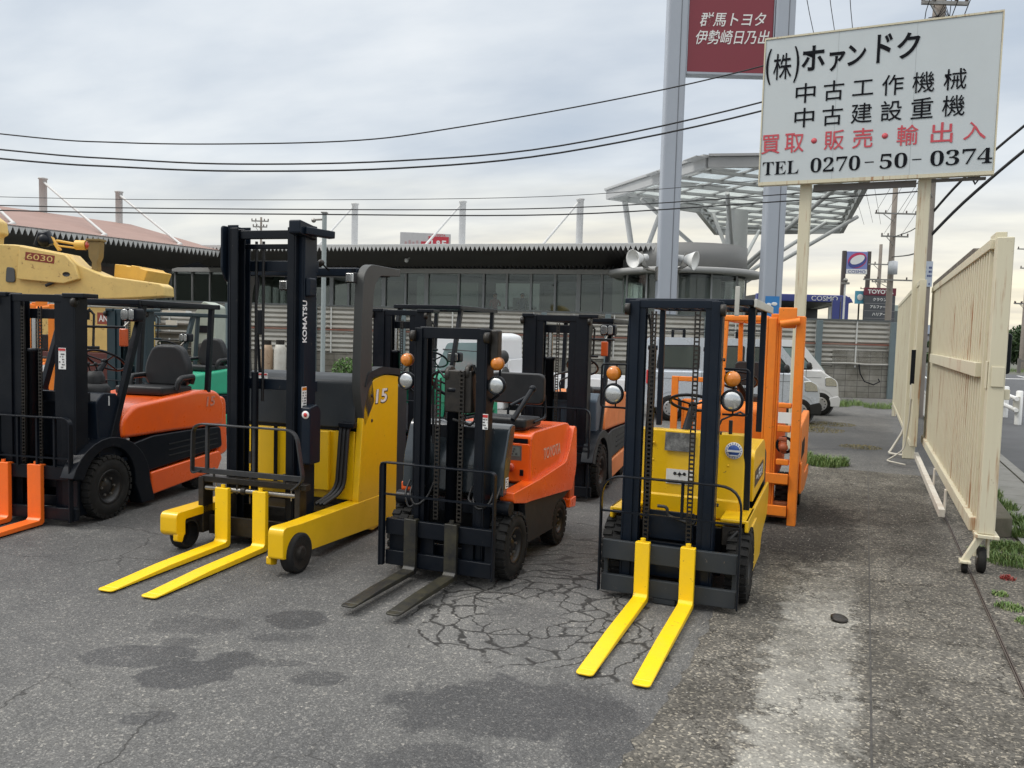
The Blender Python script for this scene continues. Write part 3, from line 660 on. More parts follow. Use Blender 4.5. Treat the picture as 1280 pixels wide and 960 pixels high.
# ================================================================ generic engine counterbalance truck (bodies of rows one and two)
def c_truck(name,label,loc,rz,body,body2,xm=(-.40,.42),H=2.07,Hg=2.06,detail=2,forks=None,forkmat=None,brh=.98,group=None,num=None,cowl=None,sill=None,seatstyle='bucket',lampz=1.91,mm=None,bigw=.30):
    mm=mm or BLK; cowl=cowl or NAVY
    t=thing(name,label,'forklift',loc,rz,group)
    if forks:
        for x in forks: fork(t,x,.14,.555,1.07,forkmat or BLK,.045,.012)
    carriage(t,-.50,.47,[(.06,.17),(.42,.54)],.045,.085,BLK,[(-.48,-.42),(.40,.45)])
    backrest(t,-.50,.44,.06,brh,(.62,),[(x,.54,brh-.01) for x in (-.3,-.1,.1,.28)],BLK,y=.02,r=.08,w=.014,d=.05)
    xl,xr=xm
    mast(t,xl,xr,H,.08,.11,mm,w=.15,dep=.15,cross=(.3,1.1,1.85),top_h=.07)
    cylinder(t,(xl+xr)/2-.08,.19,.1,1.55,1.85,.05,mm); chain(t,(xl+xr)/2-.16,.14,.4,1.95,.035); chain(t,(xl+xr)/2+.02,.14,.4,1.95,.035)
    if detail>1:
        MB().tube([(xr-.02,.30,1.95),(xr+.01,.33,1.9),(xr,.33,1.6)],.012,6).tube([(xl+.2,.2,2.0),(xl+.22,.2,1.2),(xl+.2,.22,.5)],.012,6).build('hose',HOSE,t)
        MB().box(xl-.01,xl+.12,.09,.28,H-.03,H+.01).box(xr-.12,xr+.10,.09,.28,H-.03,H+.01).each('mast_cap',mm,t,bevel=.006)
        MB().tube([(xr-.02,.28,1.79),(xr+.20,.5,1.79)],.012,8).tube([(xr-.02,.28,1.60),(xr+.05,.35,1.60)],.014,8).each('hose_bracket',mm,t)
    MB().tube([(.30,.26,.76),(.38,.62,.70)],.026,12).tube([(.38,.62,.70),(.40,.80,.69)],.038,12).build('tilt_cylinder',CHR,t)
    # cowl and dash
    MB().prism(rpoly([(.38,.55),(.34,1.10),(.44,1.18),(.62,1.16),(.66,.95),(.72,.55)],.03),-.46,.44,'x').build('front_cowl',cowl,t,bevel=.015,seg=3)
    o=MB().lathe([(1.08,.001),(1.08,.15),(1.20,.16),(1.24,.13),(1.25,.001)],(.17,.62,0),'z',24).lathe([(1.25,.09),(1.30,.085),(1.36,.06),(1.36,.001)],(.17,.66,0),'z',20).build('dash_housing',DKGR,t); MB().box(.30,.42,.50,.66,1.02,1.12).build('switch_box',BLK,t,bevel=.012)
    MB().box(-.46,.46,.6,1.1,.50,.54).build('floor_plate',cowl,t,bevel=.006)
    # fender arch with wheel
    arch=[(.02,.62),(.10,.70),(.30,.745),(.55,.735),(.78,.64),(.98,.40),(1.06,.06),(2.28,.10),(2.30,.40),(1.06,.32)]
    outer=[(.10,.56),(.16,.68),(.32,.745),(.56,.735),(.80,.62),(.95,.42),(1.02,.08),(1.12,.05),(1.14,.74),(.70,.80),(.10,.74)]
    ring=[];ringo=[]
    for k in range(15):
        a=PI*.90-PI*.93*k/14; ring.append((.45+.355*math.cos(a),.30+.375*math.sin(a))); ringo.append((.45+.50*math.cos(a)+(.08 if k>7 else 0)*(k-7)/7,.30+.455*math.sin(a)+.01))
    prof=ringo+[(1.10,.05),(.90,.05)]+ring[::-1]
    for s in (-1,1):
        MB().prism(prof,s*.36,s*.50,'x').build('mudguard',BLK,t,bevel=.01)
    # lower body: dark band then coloured sill
    for s in (-1,1):
        MB().prism(rpoly([(.95,.345),(.80,.66),(1.1,.70),(1.7,.69),(2.32,.66),(2.36,.42)],[.02,.03,.03,.05,.05,.05]),s*.10,s*.475,'x').build('side_panel',BLK if not cowl is None else BLK,t,bevel=.02,seg=3)
        b=MB()
        for k in range(3): b.bar((s*.4775,1.35,.46+.06*k),(s*.4775,2.25,.47+.06*k),.006,.012)
        b.build('vent_line',DKGR,t)
        MB().prism(rpoly([(1.075,.10),(1.06,.335),(2.28,.385),(2.34,.30),(2.25,.16)],.03),s*.10,s*.488,'x').build('side_sill',sill or body,t,bevel=.02,seg=3)
    MB().box(-.3,.3,.55,2.1,.15,.42).build('chassis',BLK,t,bevel=.01)
    # engine hood: rounded
    o=MB().prism(rpoly([(.66,.72),(.64,.90),(.82,1.03),(1.25,1.06),(1.9,1.11),(2.28,1.08),(2.42,.92),(2.38,.67),(1.5,.70)],[.05,.14,.16,.1,.1,.14,.10,.06,.1],7),-.45,.47,'x').build('engine_hood',body,t,bevel=.095,seg=7)
    if num:
        mx=Matrix.Translation((.472,2.12,.97))@Matrix.Rotation(PI/2,4,'Z')@Matrix.Rotation(PI/2,4,'X')
        lettering('number',num,.16,.11,mx,paint('faded print',(.55,.20,.13),.5),o,offset=.02,shear=.15,depth=.004)
    MB().prism(rpoly([(2.30,.30),(2.34,1.02),(2.46,.98),(2.50,.34)],.06),-.46,.46,'x').build('counterweight',body2,t,bevel=.04,seg=4)
    seat(t,.10,1.64,1.08,.56,.44,style=seatstyle,d=.54,back=seatstyle!='none')
    steering(t,(.14,.84,1.46),.185,34,base=(.16,.70,1.34))
    levers(t,[(.10,.66,1.16),(.18,.66,1.16)],.26)
    if detail>1:
        MB().tube(arc([(-.10,.45,1.14),(-.12,.5,1.36),(.0,.7,1.40),(.15,.76,1.42)],.05),.012,6).tube(arc([(-.02,.48,1.14),(-.05,.5,1.30),(.08,.65,1.36)],.05),.010,6).build('hose',HOSE,t)
    guard(t,-.47,.49,.86,2.28,Hg,mm,[([(.44,.52,.70),(.44,1.00,Hg-.04)],.05,.07),([(-.44,.52,.70),(-.44,1.00,Hg-.04)],.05,.07)],
          [([(.44,2.10,1.05),(.44,2.18,Hg-.04)],.05,.06),([(-.44,2.10,1.05),(-.44,2.18,Hg-.04)],.05,.06)],h=.055,bars=7)
    # lamps on the right pillar
    for s in ((1,) if detail<3 else (1,-1)):
        x=s*.44
        o=MB().prism(rpoly([(x-.09,lampz-.065),(x+.09,lampz-.065),(x+.09,lampz+.065),(x-.09,lampz+.065)],.035,5),.78,.90,'y').build('headlight',BLK,t,bevel=.012)
        MB().prism(rpoly([(x-.08,lampz-.05),(x-.004,lampz-.05),(x-.004,lampz+.05),(x-.08,lampz+.05)],.03,4),.772,.779,'y').prism(rpoly([(x+.004,lampz-.05),(x+.06,lampz-.05),(x+.06,lampz+.05),(x+.004,lampz+.05)],.02,4),.772,.779,'y').build('lens',LENS,o,bevel=.004)
        block_signal(t,x-.02,.72,lampz-.22,.08,.17)
        MB().tube([(x-.02,.74,lampz-.12),(x,.80,lampz-.06)],.01,6).build('lamp_bracket',STEEL,t)
    for s in (-1,1):
        wheel(t,s*.42,.45,bigw,.17,s,nl=28); wheel(t,s*.38,1.95,.21,.14,s,nl=22)
    return t
A=c_truck('forklift','red orange and black forklift at left with black bucket seat and orange forks',(-6.78,4.72,0),R(12),ORG,ORG,forks=(-.265,.075),forkmat=ORGF,num='15')
o=sticker(A,'warning_label',.285,.108,1.50,.075,.19,WHT); blocks_print(o,facing(.285,.1045,1.48),.07,.14,DTXT,6,8,.6); MB().box(.25,.32,.1035,.1045,1.57,1.59).build('red_strip',RED,o)
mx=facing(.47,.50,1.11)
o=sticker(A,'white_label',.415,.50,1.10,.07,.09,WHT)
TEAL=paint('dark teal paint',(.006,.022,.030),.42,dirt=.3,dcol=(.015,.03,.035))
GREEN=paint('bright green machine paint',(.02,.36,.20),.45,dirt=.3,dcol=(.05,.25,.16))
BLGR=paint('blue grey paint',(.085,.12,.16),.45,dirt=.35,dcol=(.05,.06,.07))
PURG=paint('pale grey cowl',(.22,.22,.24),.5,dirt=.35)
ORP=paint('pale orange paint',(.72,.24,.07),.5,dirt=.35,dcol=(.4,.14,.05))
F_=c_truck('forklift','dark forklift with blue grey cowl and pale orange rear, behind the small battery forklift',(-3.14,8.2,0),R(5),ORP,ORP,xm=(-.38,.38),H=2.05,Hg=2.04,brh=1.03,cowl=BLGR,detail=2,lampz=1.9,seatstyle='none')
G_=c_truck('forklift','green forklift with dark roof guard, just right of the yellow side door numbered 15',(-5.22,8.3,0),R(5),GREEN,GREEN,xm=(-.36,.36),H=2.08,Hg=2.17,cowl=GREEN,sill=PURG,detail=2,lampz=1.5,seatstyle='none')
MB().box(-.44,.43,.322,.338,.56,.92).build('lower_cowl_panel',PURG,G_,bevel=.005); MB().prism(rpoly([(.36,.93),(.34,1.22),(.44,1.30),(.62,1.28),(.66,.93)],.03),-.47,.45,'x').build('upper_cowl',GREEN,G_,bevel=.02); MB().prism(rpoly([(.9,.80),(.9,1.20),(1.1,1.27),(2.3,1.25),(2.42,.85)],.06),-.46,.48,'x').build('hood_box',GREEN,G_,bevel=.04,seg=3)
H_=c_truck('forklift','green forklift with dark teal mast standing behind the black bucket seat',(-9.85,8.3,0),R(6),GREEN,GREEN,xm=(-.36,.36),H=2.02,Hg=2.0,cowl=TEAL,detail=2,lampz=1.62,mm=TEAL,seatstyle='bucket')
# ================================================================ orange stand-up truck behind the yellow one
def orange_frame_truck():
    t=thing('forklift','dull orange forklift with an open orange mast and roof frame, behind the yellow forklift','forklift',(-1.0,8.3,0),R(1))
    b=MB(); channel(b,.085,-1,.0,.16,.10,2.06,.10,.02); channel(b,.225,1,.02,.15,.12,2.10,.10,.02); b.box(.145,.165,.03,.1,.2,2.0); b.build('mast_upright',AMB,t,bevel=.008)
    b=MB(); channel(b,-.72,-1,.0,.16,.10,1.20,.10,.02); b.build('mast_upright',AMB,t,bevel=.008)
    MB().box(.365,.45,-.02,.12,.0,2.08).build('outer_post',AMB,t,bevel=.012)
    MB().box(.235,.36,.0,.05,1.96,2.05).box(.235,.36,.0,.05,1.17,1.22).box(.235,.36,.0,.05,.93,1.0).box(.235,.36,.0,.05,.60,.66).each('cross_bar',AMB,t,bevel=.01)
    MB().box(.20,.37,-.055,-.03,2.0,2.16).tube([(.22,-.05,2.0),(.40,-.04,2.03)],.035,12).build('mast_head',AMB,t,bevel=.01)
    o=sticker(t,'white_plate',.30,-.005,1.075,.125,.11,WHT)
    o=MB().ring((.31,.04,.80),.075,.014,(0,-1,0),24).build('cable_ring',BLK,t)
    MB().box(.25,.33,.0,.06,.84,.88).box(.27,.33,.0,.06,.72,.84).ball((.30,.0,.78),.045).build('hydraulic_valve',paint('rusty red casting',(.32,.07,.02),.6,dirt=.6),t,bevel=.01)
    b=MB(); P=[(-.79,-.03,.60),(-.79,-.03,1.44),(-.36,-.03,1.44)]
    b.bar(P[0],P[1],.07,.03,up=(0,1,0)); b.box(-.754,-.36,-.045,-.015,1.39,1.44); b.box(-.754,-.36,-.045,-.015,.70,.75); b.build('left_frame',AMB,t,bevel=.006)
    # roof frame and its posts
    g=MB().box(-.36,.10,.05,.11,2.02,2.08).box(-.36,-.29,.111,1.4,2.02,2.08).box(.03,.10,.111,1.4,2.02,2.08).box(-.288,.03,1.33,1.4,2.02,2.08)
    o=g.build('overhead_guard',AMB,t,bevel=.014)
    MB().bar((-.325,.08,2.02),(-.34,.02,1.22),.07,.05).build('pillar',AMB,t,bevel=.008)
    MB().bar((-.325,1.36,2.02),(-.325,1.5,.9),.05,.05).build('pillar',AMB,t,bevel=.008)
    MB().bar((.07,1.36,2.02),(.07,1.5,.9),.05,.05).build('pillar',AMB,t,bevel=.008)
    MB().tube(arc([(-.37,.06,2.0),(-.40,.03,1.9),(-.37,.02,1.75),(-.39,.02,1.2)],.05),.009,6).build('cable',HOSE,t)
    # bodywork
    MB().prism(rpoly([(.35,.30),(.33,1.12),(.45,1.17),(1.7,1.10),(1.8,.40)],[.02,.06,.06,.1,.05],4),-.62,.20,'x').build('engine_hood',AMB,t,bevel=.04,seg=4)
    MB().prism(rpoly([(.22,.32),(.20,.98),(1.80,1.02),(1.86,.85),(1.82,.40),(1.1,.30)],[.03,.04,.05,.08,.05,.04],4),.385,.455,'x').build('side_panel',AMB,t,bevel=.015,seg=3)
    b=MB()
    for k in range(5): b.prism(rpoly([(.35+.13*k,.62),(.40+.13*k,.62),(.44+.13*k,.80),(.39+.13*k,.80)],.015),.4565,.4585,'x')
    b.build('vent_slot',BLK,t)
    MB().prism(rpoly([(.15,.30),(.15,.62),(.35,.60),(.9,.40),(1.8,.38),(1.8,.26),(.9,.22)],.03),.455,.475,'x').build('side_rail',AMB,t,bevel=.006)
    MB().box(.10,.36,.05,.35,.06,.22).box(-.6,.1,.06,.3,.08,.36).build('chassis',paint('dirty orange steel',(.30,.10,.03),.6,dirt=.6),t,bevel=.01)
    MB().lathe([(-.13,.001),(-.13,.06),(.13,.06),(.13,.001)],(.24,.2,.42),'x',16).build('drive_housing',paint('ochre casting',(.45,.22,.03),.6,dirt=.6),t)
    wheel(t,.30,.36,.24,.14,1,nl=22); wheel(t,-.50,.36,.24,.14,-1,nl=22); wheel(t,.37,1.15,.20,.12,1,nl=20); wheel(t,-.50,1.25,.20,.12,-1,nl=20)
    steering(t,(-.22,.45,1.40),.20,30,base=(-.1,.6,1.15))
    steering(t,(.10,.9,1.42),.16,30,base=(.1,1.0,1.15)) if False else None
    seat(t,-.15,1.15,1.13,.42,.28,style='flat')
    carriage(t,-.70,.36,[(.10,.20),(.42,.52)],-.05,-.015,AMB)
    return t
E_=orange_frame_truck()
Z_=copy_tree(E_); Z_.location=(-11.98,8.3,0); Z_.rotation_euler=(0,0,R(38)); Z_['label']='dull orange forklift mast seen through the gap in the black mast at far left'
# ================================================================ cream crane behind the left forklifts (built square to the far row)
CRM=paint('cream yellow crane paint',(.66,.47,.16),.5,dirt=.35,dcol=(.42,.29,.11),rust=.35)
CRY=paint('stronger yellow paint',(.72,.42,.07),.5,dirt=.3,dcol=(.45,.25,.06))
def crane():
    D=15.; k=D/13.
    t=thing('mobile_crane','cream yellow crane body marked 6030 looming above the forklifts at far left','crane',V(-7.9*k,D,0),YAW)
    ox=-7.9*k
    def q(x,z): return (x*k-ox, 1.85+(z-1.85)*k)
    bod=[(-8.95,2.35),(-8.95,3.03),(-8.10,3.03),(-7.95,3.02),(-7.22,2.90),(-7.06,2.74),(-6.64,2.57),(-6.55,2.56),(-5.75,2.47),(-5.67,2.42),(-5.66,2.26),(-6.4,2.2),(-8.95,2.1)]
    MB().prism([q(*p) for p in bod],0.,.45,'y').build('boom_housing',CRM,t,bevel=.03,seg=3)
    pan=[(-8.0,2.47),(-7.95,3.0),(-7.22,2.88),(-7.07,2.72),(-7.0,2.50),(-7.25,2.42)]
    pp=MB().prism([q(*p) for p in pan],-.10,-.002,'y').build('side_cover',CRM,t,bevel=.02,seg=3)
    mx=facing(*(q(-7.62,2.82)[0],-.104,q(-7.62,2.82)[1]))@Matrix.Rotation(R(-6),4,'Z')
    BR=paint('dark red print',(.22,.03,.015),.5)
    b=MB().add([(-.27,-.075,0),(.27,-.075,0),(.27,.075,0),(-.27,.075,0)],[(0,1,2,3)],False,mx).build('number_plate',BR,pp)
    lettering('lettering','6030',.48,.105,mx@Matrix.Translation((0,0,.002)),CRM,b,offset=.0,depth=.002)
    e=MB().lathe([(0,.001),(0,.07),(.004,.07)],(0,0,0),'z',20); m2=facing(q(-7.2,2.57)[0],-.101,q(-7.2,2.57)[1])@Matrix.Diagonal((1,.6,1,1)); e.v=[tuple(m2@Vector(p)) for p in e.v]; e.build('oval_badge',DKGR,pp)
    MB().tube([(*(q(-7.55,2.4)[0],),-.06,q(0,2.38)[1]),(q(-7.3,0)[0],-.06,q(0,2.50)[1]),(q(-7.12,0)[0],-.06,q(0,2.52)[1])],.03,8).build('hose',HOSE,t)
    # cab at the left edge
    cab=[(-9.6,2.3),(-9.6,3.75),(-8.85,3.68),(-8.50,3.42),(-8.48,3.22),(-8.56,3.18),(-8.60,2.35)]
    c=MB().prism([q(*p) for p in cab],-.12,.6,'y').build('cab',CRM,t,bevel=.04,seg=3)
    w=[(-9.5,2.5),(-9.5,3.2),(-8.60,3.2),(-8.53,2.85),(-8.62,2.5)]
    MB().prism([q(*p) for p in w],-.15,-.125,'y').build('cab_window',paint('dark window',(.01,.012,.016),.08,coat=1.),c,bevel=.01)
    z=q(-8.3,3.6)
    MB().prism([q(*p) for p in [(-9.1,3.25),(-9.1,3.55),(-8.53,3.45),(-8.48,3.22)]],-.18,-.152,'y').build('cab_roof_edge',CRY,c,bevel=.01)
    MB().tube([(q(-8.20,0)[0],-.52,q(0,2.42)[1]),(q(-8.13,0)[0],-.52,q(0,2.65)[1]),(q(-8.10,0)[0],-.52,q(0,3.15)[1])],.02,8).tube([(q(-8.3,0)[0],-.6,q(0,2.68)[1]),(q(-8.12,0)[0],-.6,q(0,2.66)[1]),(q(-8.02,0)[0],-.6,q(0,2.3)[1])],.025,8).build('grab_rail',CRM,t)
    MB().prism(rpoly([q(*p) for p in [(-8.22,2.42),(-8.20,2.67),(-8.07,2.65),(-8.06,2.42)]],.05),-.03,-.004,'y').build('side_window',paint('dark window',None),t,bevel=.01)
    # winch, light and horn-shaped vent on top
    x,z=q(-7.67,3.02)
    MB().tube([(x-.16,.2,z+.02),(x-.10,.2,z+.22),(x+.04,.2,z+.24),(x+.12,.2,z+.05)],.07,12).ball((x-.02,.2,z+.12),.13).build('winch_drum',BLK,t)
    MB().bar((x+.10,.2,z+.18),(x+.26,.2,z-.06),.08,.05).tube([(x+.2,.2,z+.12),(x+.66,.2,z+.05)],.025,10).tube([(x+.2,.2,z+.03),(x+.6,.2,z-.01)],.018,10).lathe([(-.1,.001),(-.1,.09),(.1,.09),(.1,.001)],(x+.66,.2,z+.05),'x',18).build('luffing_arm',CRY,t,bevel=.006)
    MB().lathe([(0,.07),(.06,.06),(.08,.001)],(x+.77,.2,z+.05),'x',16).build('beacon',paint('red lens',(.5,.05,.02),.3,coat=.7),t)
    x,z=q(-6.86,2.70)
    MB().prism([(x-.06,z-.06),(x+.05,z-.06),(x+.04,z+.10),(x+.09,z+.2),(x+.11,z+.50),(x-.13,z+.50),(x-.11,z+.2),(x-.05,z+.10)],.15,.32,'y').build('vent_horn',paint('olive brown paint',(.22,.15,.05),.6,dirt=.5),t,bevel=.01)
    MB().box(x-.15,x+.13,.12,.35,z+.50,z+.54).build('vent_cap',paint('olive brown paint',None),t,bevel=.006)
    MB().prism([q(*p) for p in [(-6.70,2.5),(-6.68,2.79),(-6.5,2.78),(-6.48,2.76),(-6.42,2.76),(-6.40,2.78),(-6.27,2.76),(-6.25,2.73),(-6.13,2.70),(-6.2,2.5)]],.5,1.6,'y').build('outrigger_box',CRY,t,bevel=.02)
    # undercarriage: cream locker, red name panel, brown base, wheels
    x0,zz=q(-7.0,2.12)
    MB().box(q(-9.2,0)[0],q(-6.42,0)[0],.15,1.6,q(0,1.32)[1],2.09).build('engine_box',CRM,t,bevel=.03)
    m3=facing(q(-6.68,0)[0],.147,q(0,1.88)[1]); 
    o=MB().add([(-.16,-.11,0),(.16,-.11,0),(.16,.11,0),(-.16,.11,0)],[(0,1,2,3)],False,m3).build('name_panel',paint('red brown panel',(.28,.06,.035),.5),t)
    lettering('lettering','AND',.26,.12,m3@Matrix.Translation((0,0,.002)),WHT,o,offset=.02,depth=.002)
    MB().box(q(-9.2,0)[0],q(-6.38,0)[0],.10,1.7,.55,q(0,1.32)[1]-.002).build('undercarriage',paint('brown red undercoat',(.10,.03,.025),.6,dirt=.4),t,bevel=.02)
    for dx in (-.9,.3,1.3):
        wheel(t,0,0,.45,.3,1,lug=False) if False else None
        w_=MB().lathe([(-.15,.001),(-.15,.40),(-.1,.45),(.1,.45),(.15,.40),(.15,.001)],(dx,.3,.45),'y',28).build('wheel',RUB,t)
        MB().lathe([(-.17,.001),(-.16,.22),(-.152,.24)],(dx,.3,.45),'y',20).build('rim',CRM,w_)
    return t
crane()
# ================================================================ white flatbed truck and vans (built square to the far row)
WP_=paint('white car paint',(.74,.75,.77),.45,dirt=.0,coat=.3)
SP_=paint('silver blue car paint',(.56,.61,.68),.28,.15,dirt=.0,coat=.7)
CGL=paint('car window',(.045,.065,.065),.06,dirt=.1,dcol=(.08,.10,.10),coat=1.)
LGL=paint('light car window',(.20,.28,.29),.08,dirt=.15,coat=1.)
PLB=paint('black car plastic',(.02,.021,.022),.55,dirt=.3)
def white_truck():
    D=14.6; x0=-1.75
    t=thing('flatbed_truck','small white flatbed truck with its cab behind the small orange forklift','truck',V(x0,D,0),YAW+R(-14))
    # local: x right, y depth, z up; cab on the left facing left-front
    cab=rpoly([(.0,.45),(.0,.98),(.30,1.72),(.50,1.80),(1.45,1.82),(1.62,1.76),(1.66,.45)],[.05,.12,.1,.12,.1,.08,.05],5)
    c=MB().prism(cab,0,1.45,'y').build('cab',WP_,t,bevel=.07,seg=5)
    MB().prism(rpoly([(.36,1.08),(.58,1.62),(1.22,1.64),(1.28,1.08)],.06,4),-.004,.03,'y').build('side_window',LGL,c,bevel=.004)
    MB().prism(rpoly([(1.36,1.15),(1.36,1.60),(1.50,1.58),(1.52,1.15)],.04,4),-.004,.03,'y').build('quarter_window',CGL,c,bevel=.004)
    # windscreen as slanted sheet on the nose
    a=Vector((.045,.10,1.06)); 
    MB().add([(.02,.1,1.06),(.02,1.35,1.06),(.262,1.28,1.66),(.262,.17,1.66),(.05,.1,1.05),(.05,1.35,1.05),(.29,1.28,1.65),(.29,.17,1.65)],[(0,1,2,3),(7,6,5,4),(0,4,5,1),(1,5,6,2),(2,6,7,3),(3,7,4,0)]).build('windscreen',LGL,c)
    for f in (0,):
        MB().bar((-.005,.25,1.09),(.14,.55,1.40),.012,.012).bar((-.005,.8,1.09),(.14,1.1,1.40),.012,.012).build('wiper',BLK,c)
    MB().box(-.02,.03,.1,.4,.62,.78).build('headlight',LENS,c,bevel=.02); MB().box(-.02,.03,1.05,1.35,.62,.78).build('headlight',LENS,c,bevel=.02)
    MB().box(-.05,.1,.05,1.4,.40,.56).build('bumper',PLB,c,bevel=.02)
    MB().prism(rpoly([(1.40,.90),(1.62,.90),(1.56,1.05),(1.48,1.12)],.03),-.03,-.005,'y').build('door_handle_panel',PLB,c,bevel=.005)
    o=MB().ball((1.70,-.25,1.40),.10,1,.6,1.25).build('mirror',PLB,c)
    MB().ball((1.74,-.24,1.08),.08,1,.6,2.0).build('mirror',PLB,c); MB().tube([(.5,-.0,1.5),(1.36,-.2,1.48)],.01,6).tube([(1.36,-.2,1.48),(1.42,-.2,1.0)],.01,6).tube([(1.42,-.2,.95),(.4,0,.95)],.01,6).build('mirror_arm',PLB,c)
    b=MB().box(1.72,3.9,.0,1.45,.72,.80)
    o=b.build('cargo_bed',paint('grey bed steel',(.3,.3,.3),.5,dirt=.4),t,bevel=.01)
    MB().box(1.72,3.9,-.03,.0,.80,1.08).box(1.72,3.9,1.45,1.48,.80,1.08).box(3.9,3.93,-.03,1.48,.80,1.08).box(1.72,1.76,.0,1.45,.80,1.35).build('bed_side',WP_,t,bevel=.008)
    MB().box(.2,3.8,.35,1.1,.42,.60).build('chassis',BLK,t)
    for x in (.45,2.9):
        for y,s in ((.02,-1),(1.43,1)):
            w=MB().lathe([(-.09,.001),(-.09,.24),(-.07,.28),(.07,.28),(.09,.24),(.09,.001)],(x,y+s*-.09,.28),'y',28).build('wheel',RUB,t)
            MB().lathe([(s*.092,.001),(s*.092,.15),(s*.085,.17)],(x,y+s*-.09,.28),'y',20).build('rim',WP_,w)
    return t
white_truck()
def van(label,D,x0,paintm,rack=True,L_=3.75,glassm=None,rot=0,nx=0):
    t=thing('van',label,'van',V(x0,D,0),YAW+rot)
    g=glassm or CGL
    W=1.5
    # body split at the waist: lower hull and narrower greenhouse
    low=rpoly([(.0,.28),(-.02,1.10),(3.30,1.12),(3.50,.98),(3.72,.86),(3.76,.55),(3.74,.26)],[.08,.06,.03,.08,.10,.08,.05],5)
    o=MB().prism(low,0,W,'y').build('body',paintm,t,bevel=.05,seg=4)
    up=rpoly([(-.02,1.08),(.10,1.72),(.22,1.82),(2.55,1.84),(2.80,1.78),(3.42,1.06)],[.02,.14,.1,.2,.15,.02],5)
    MB().prism(up,.05,W-.05,'y').build('roof',paintm,o,bevel=.06,seg=4)
    for wp,n in (([(.20,1.17),(.27,1.62),(1.05,1.64),(1.05,1.17)],'rear_window'),([(1.24,1.17),(1.24,1.64),(2.02,1.65),(2.02,1.17)],'door_window'),([(2.16,1.17),(2.16,1.64),(2.62,1.64),(3.05,1.20),(3.0,1.15)],'front_window')):
        MB().prism(rpoly(wp,.06,4),.038,.052,'y').build(n,g,o,bevel=.003)
        MB().prism(rpoly([(x+(.05 if x>sum(q[0] for q in wp)/len(wp) else -.05),z+(.035 if z>1.4 else -.035)) for x,z in wp],.06,4),.043,.0535,'y').build('window_seal',PLB,o)
    MB().add([(2.86,.10,1.735),(2.86,W-.10,1.735),(3.40,W-.08,1.12),(3.40,.08,1.12),(2.82,.10,1.70),(2.82,W-.10,1.70),(3.36,W-.08,1.09),(3.36,.08,1.09)],[(0,3,2,1),(4,5,6,7),(0,1,5,4),(1,2,6,5),(2,3,7,6),(3,0,4,7)]).build('windscreen',LGL,o)
    b=MB()
    for x in (1.145,2.09,2.92): b.box(x-.004,x+.004,-.003,.004,.35,1.12)
    b.box(.05,3.3,-.003,.003,.93,.937); b.build('door_gap',PLB,o)
    MB().box(1.30,1.42,-.02,.0,.98,1.01).build('door_handle',paintm,o,bevel=.006); MB().box(2.2,2.32,-.02,.0,.98,1.01).build('door_handle',paintm,o,bevel=.006)
    MB().prism(rpoly([(3.40,.72),(3.38,.95),(3.52,.96),(3.66,.88),(3.70,.72)],.04,4),-.012,.25,'y').build('headlight',LENS,o,bevel=.02)
    MB().prism(rpoly([(3.2,.24),(3.2,.36),(3.74,.50),(3.80,.42),(3.78,.22)],.04,4),-.01,W+.01,'y').build('bumper',PLB if rack else paintm,o,bevel=.02)
    MB().box(-.04,.0,.05,.16,.80,1.1).build('tail_lamp',RED,o,bevel=.01)
    MB().ball((2.95,-.10,1.22),.07,1,.6,1.3).build('mirror',PLB,o)
    for x in (.50,3.30):
        MB().lathe([(-.004,.34),(.012,.34),(.012,.001),(-.004,.001)],(x,-.002,.30),'y',32).build('wheel_arch',PLB,o)
        for y,s in ((.0,-1),(W,1)):
            w=MB().lathe([(-.08,.001),(-.08,.22),(-.06,.285),(.06,.285),(.08,.22),(.08,.001)],(x,y+s*.0-s*.06,.285),'y',32).build('wheel',RUB,t)
            b=MB().lathe([(s*.082,.001),(s*.088,.05),(s*.084,.15),(s*.082,.17),(s*.07,.175)],(x,y-s*.06,.285),'y',28); q=b.build('rim',paint('silver wheel',(.45,.45,.46),.35,.6),w)
            h=MB()
            for k in range(10):
                a=2*PI*k/10; h.lathe([(s*.086,.001),(s*.086,.016),(s*.08,.016)],(x+.12*math.cos(a),y-s*.06,.285+.12*math.sin(a)),'y',8)
            h.build('rim_holes',BLK,q)
    if rack:
        for x in (.75,2.25):
            b=MB().box(x-.02,x+.02,.12,W-.12,1.98,2.01).box(x-.03,x+.03,.10,.15,1.80,2.0).box(x-.03,x+.03,W-.15,W-.10,1.80,2.0); b.build('roof_rack',BLK,t,bevel=.005)
        MB().tube([(.3,.30,2.02),(2.7,.30,2.02)],.012,6).tube([(.3,.34,1.95),(2.7,.34,1.96)],.009,6).build('rack_rail',BLK,t)
    return t
van('silver blue van with black roof rack parked behind the orange frame forklift',17.4,2.98,SP_)
van('white van whose nose sticks out beyond the silver van',19.6,4.28,WP_,rack=False,glassm=LGL,rot=R(0))
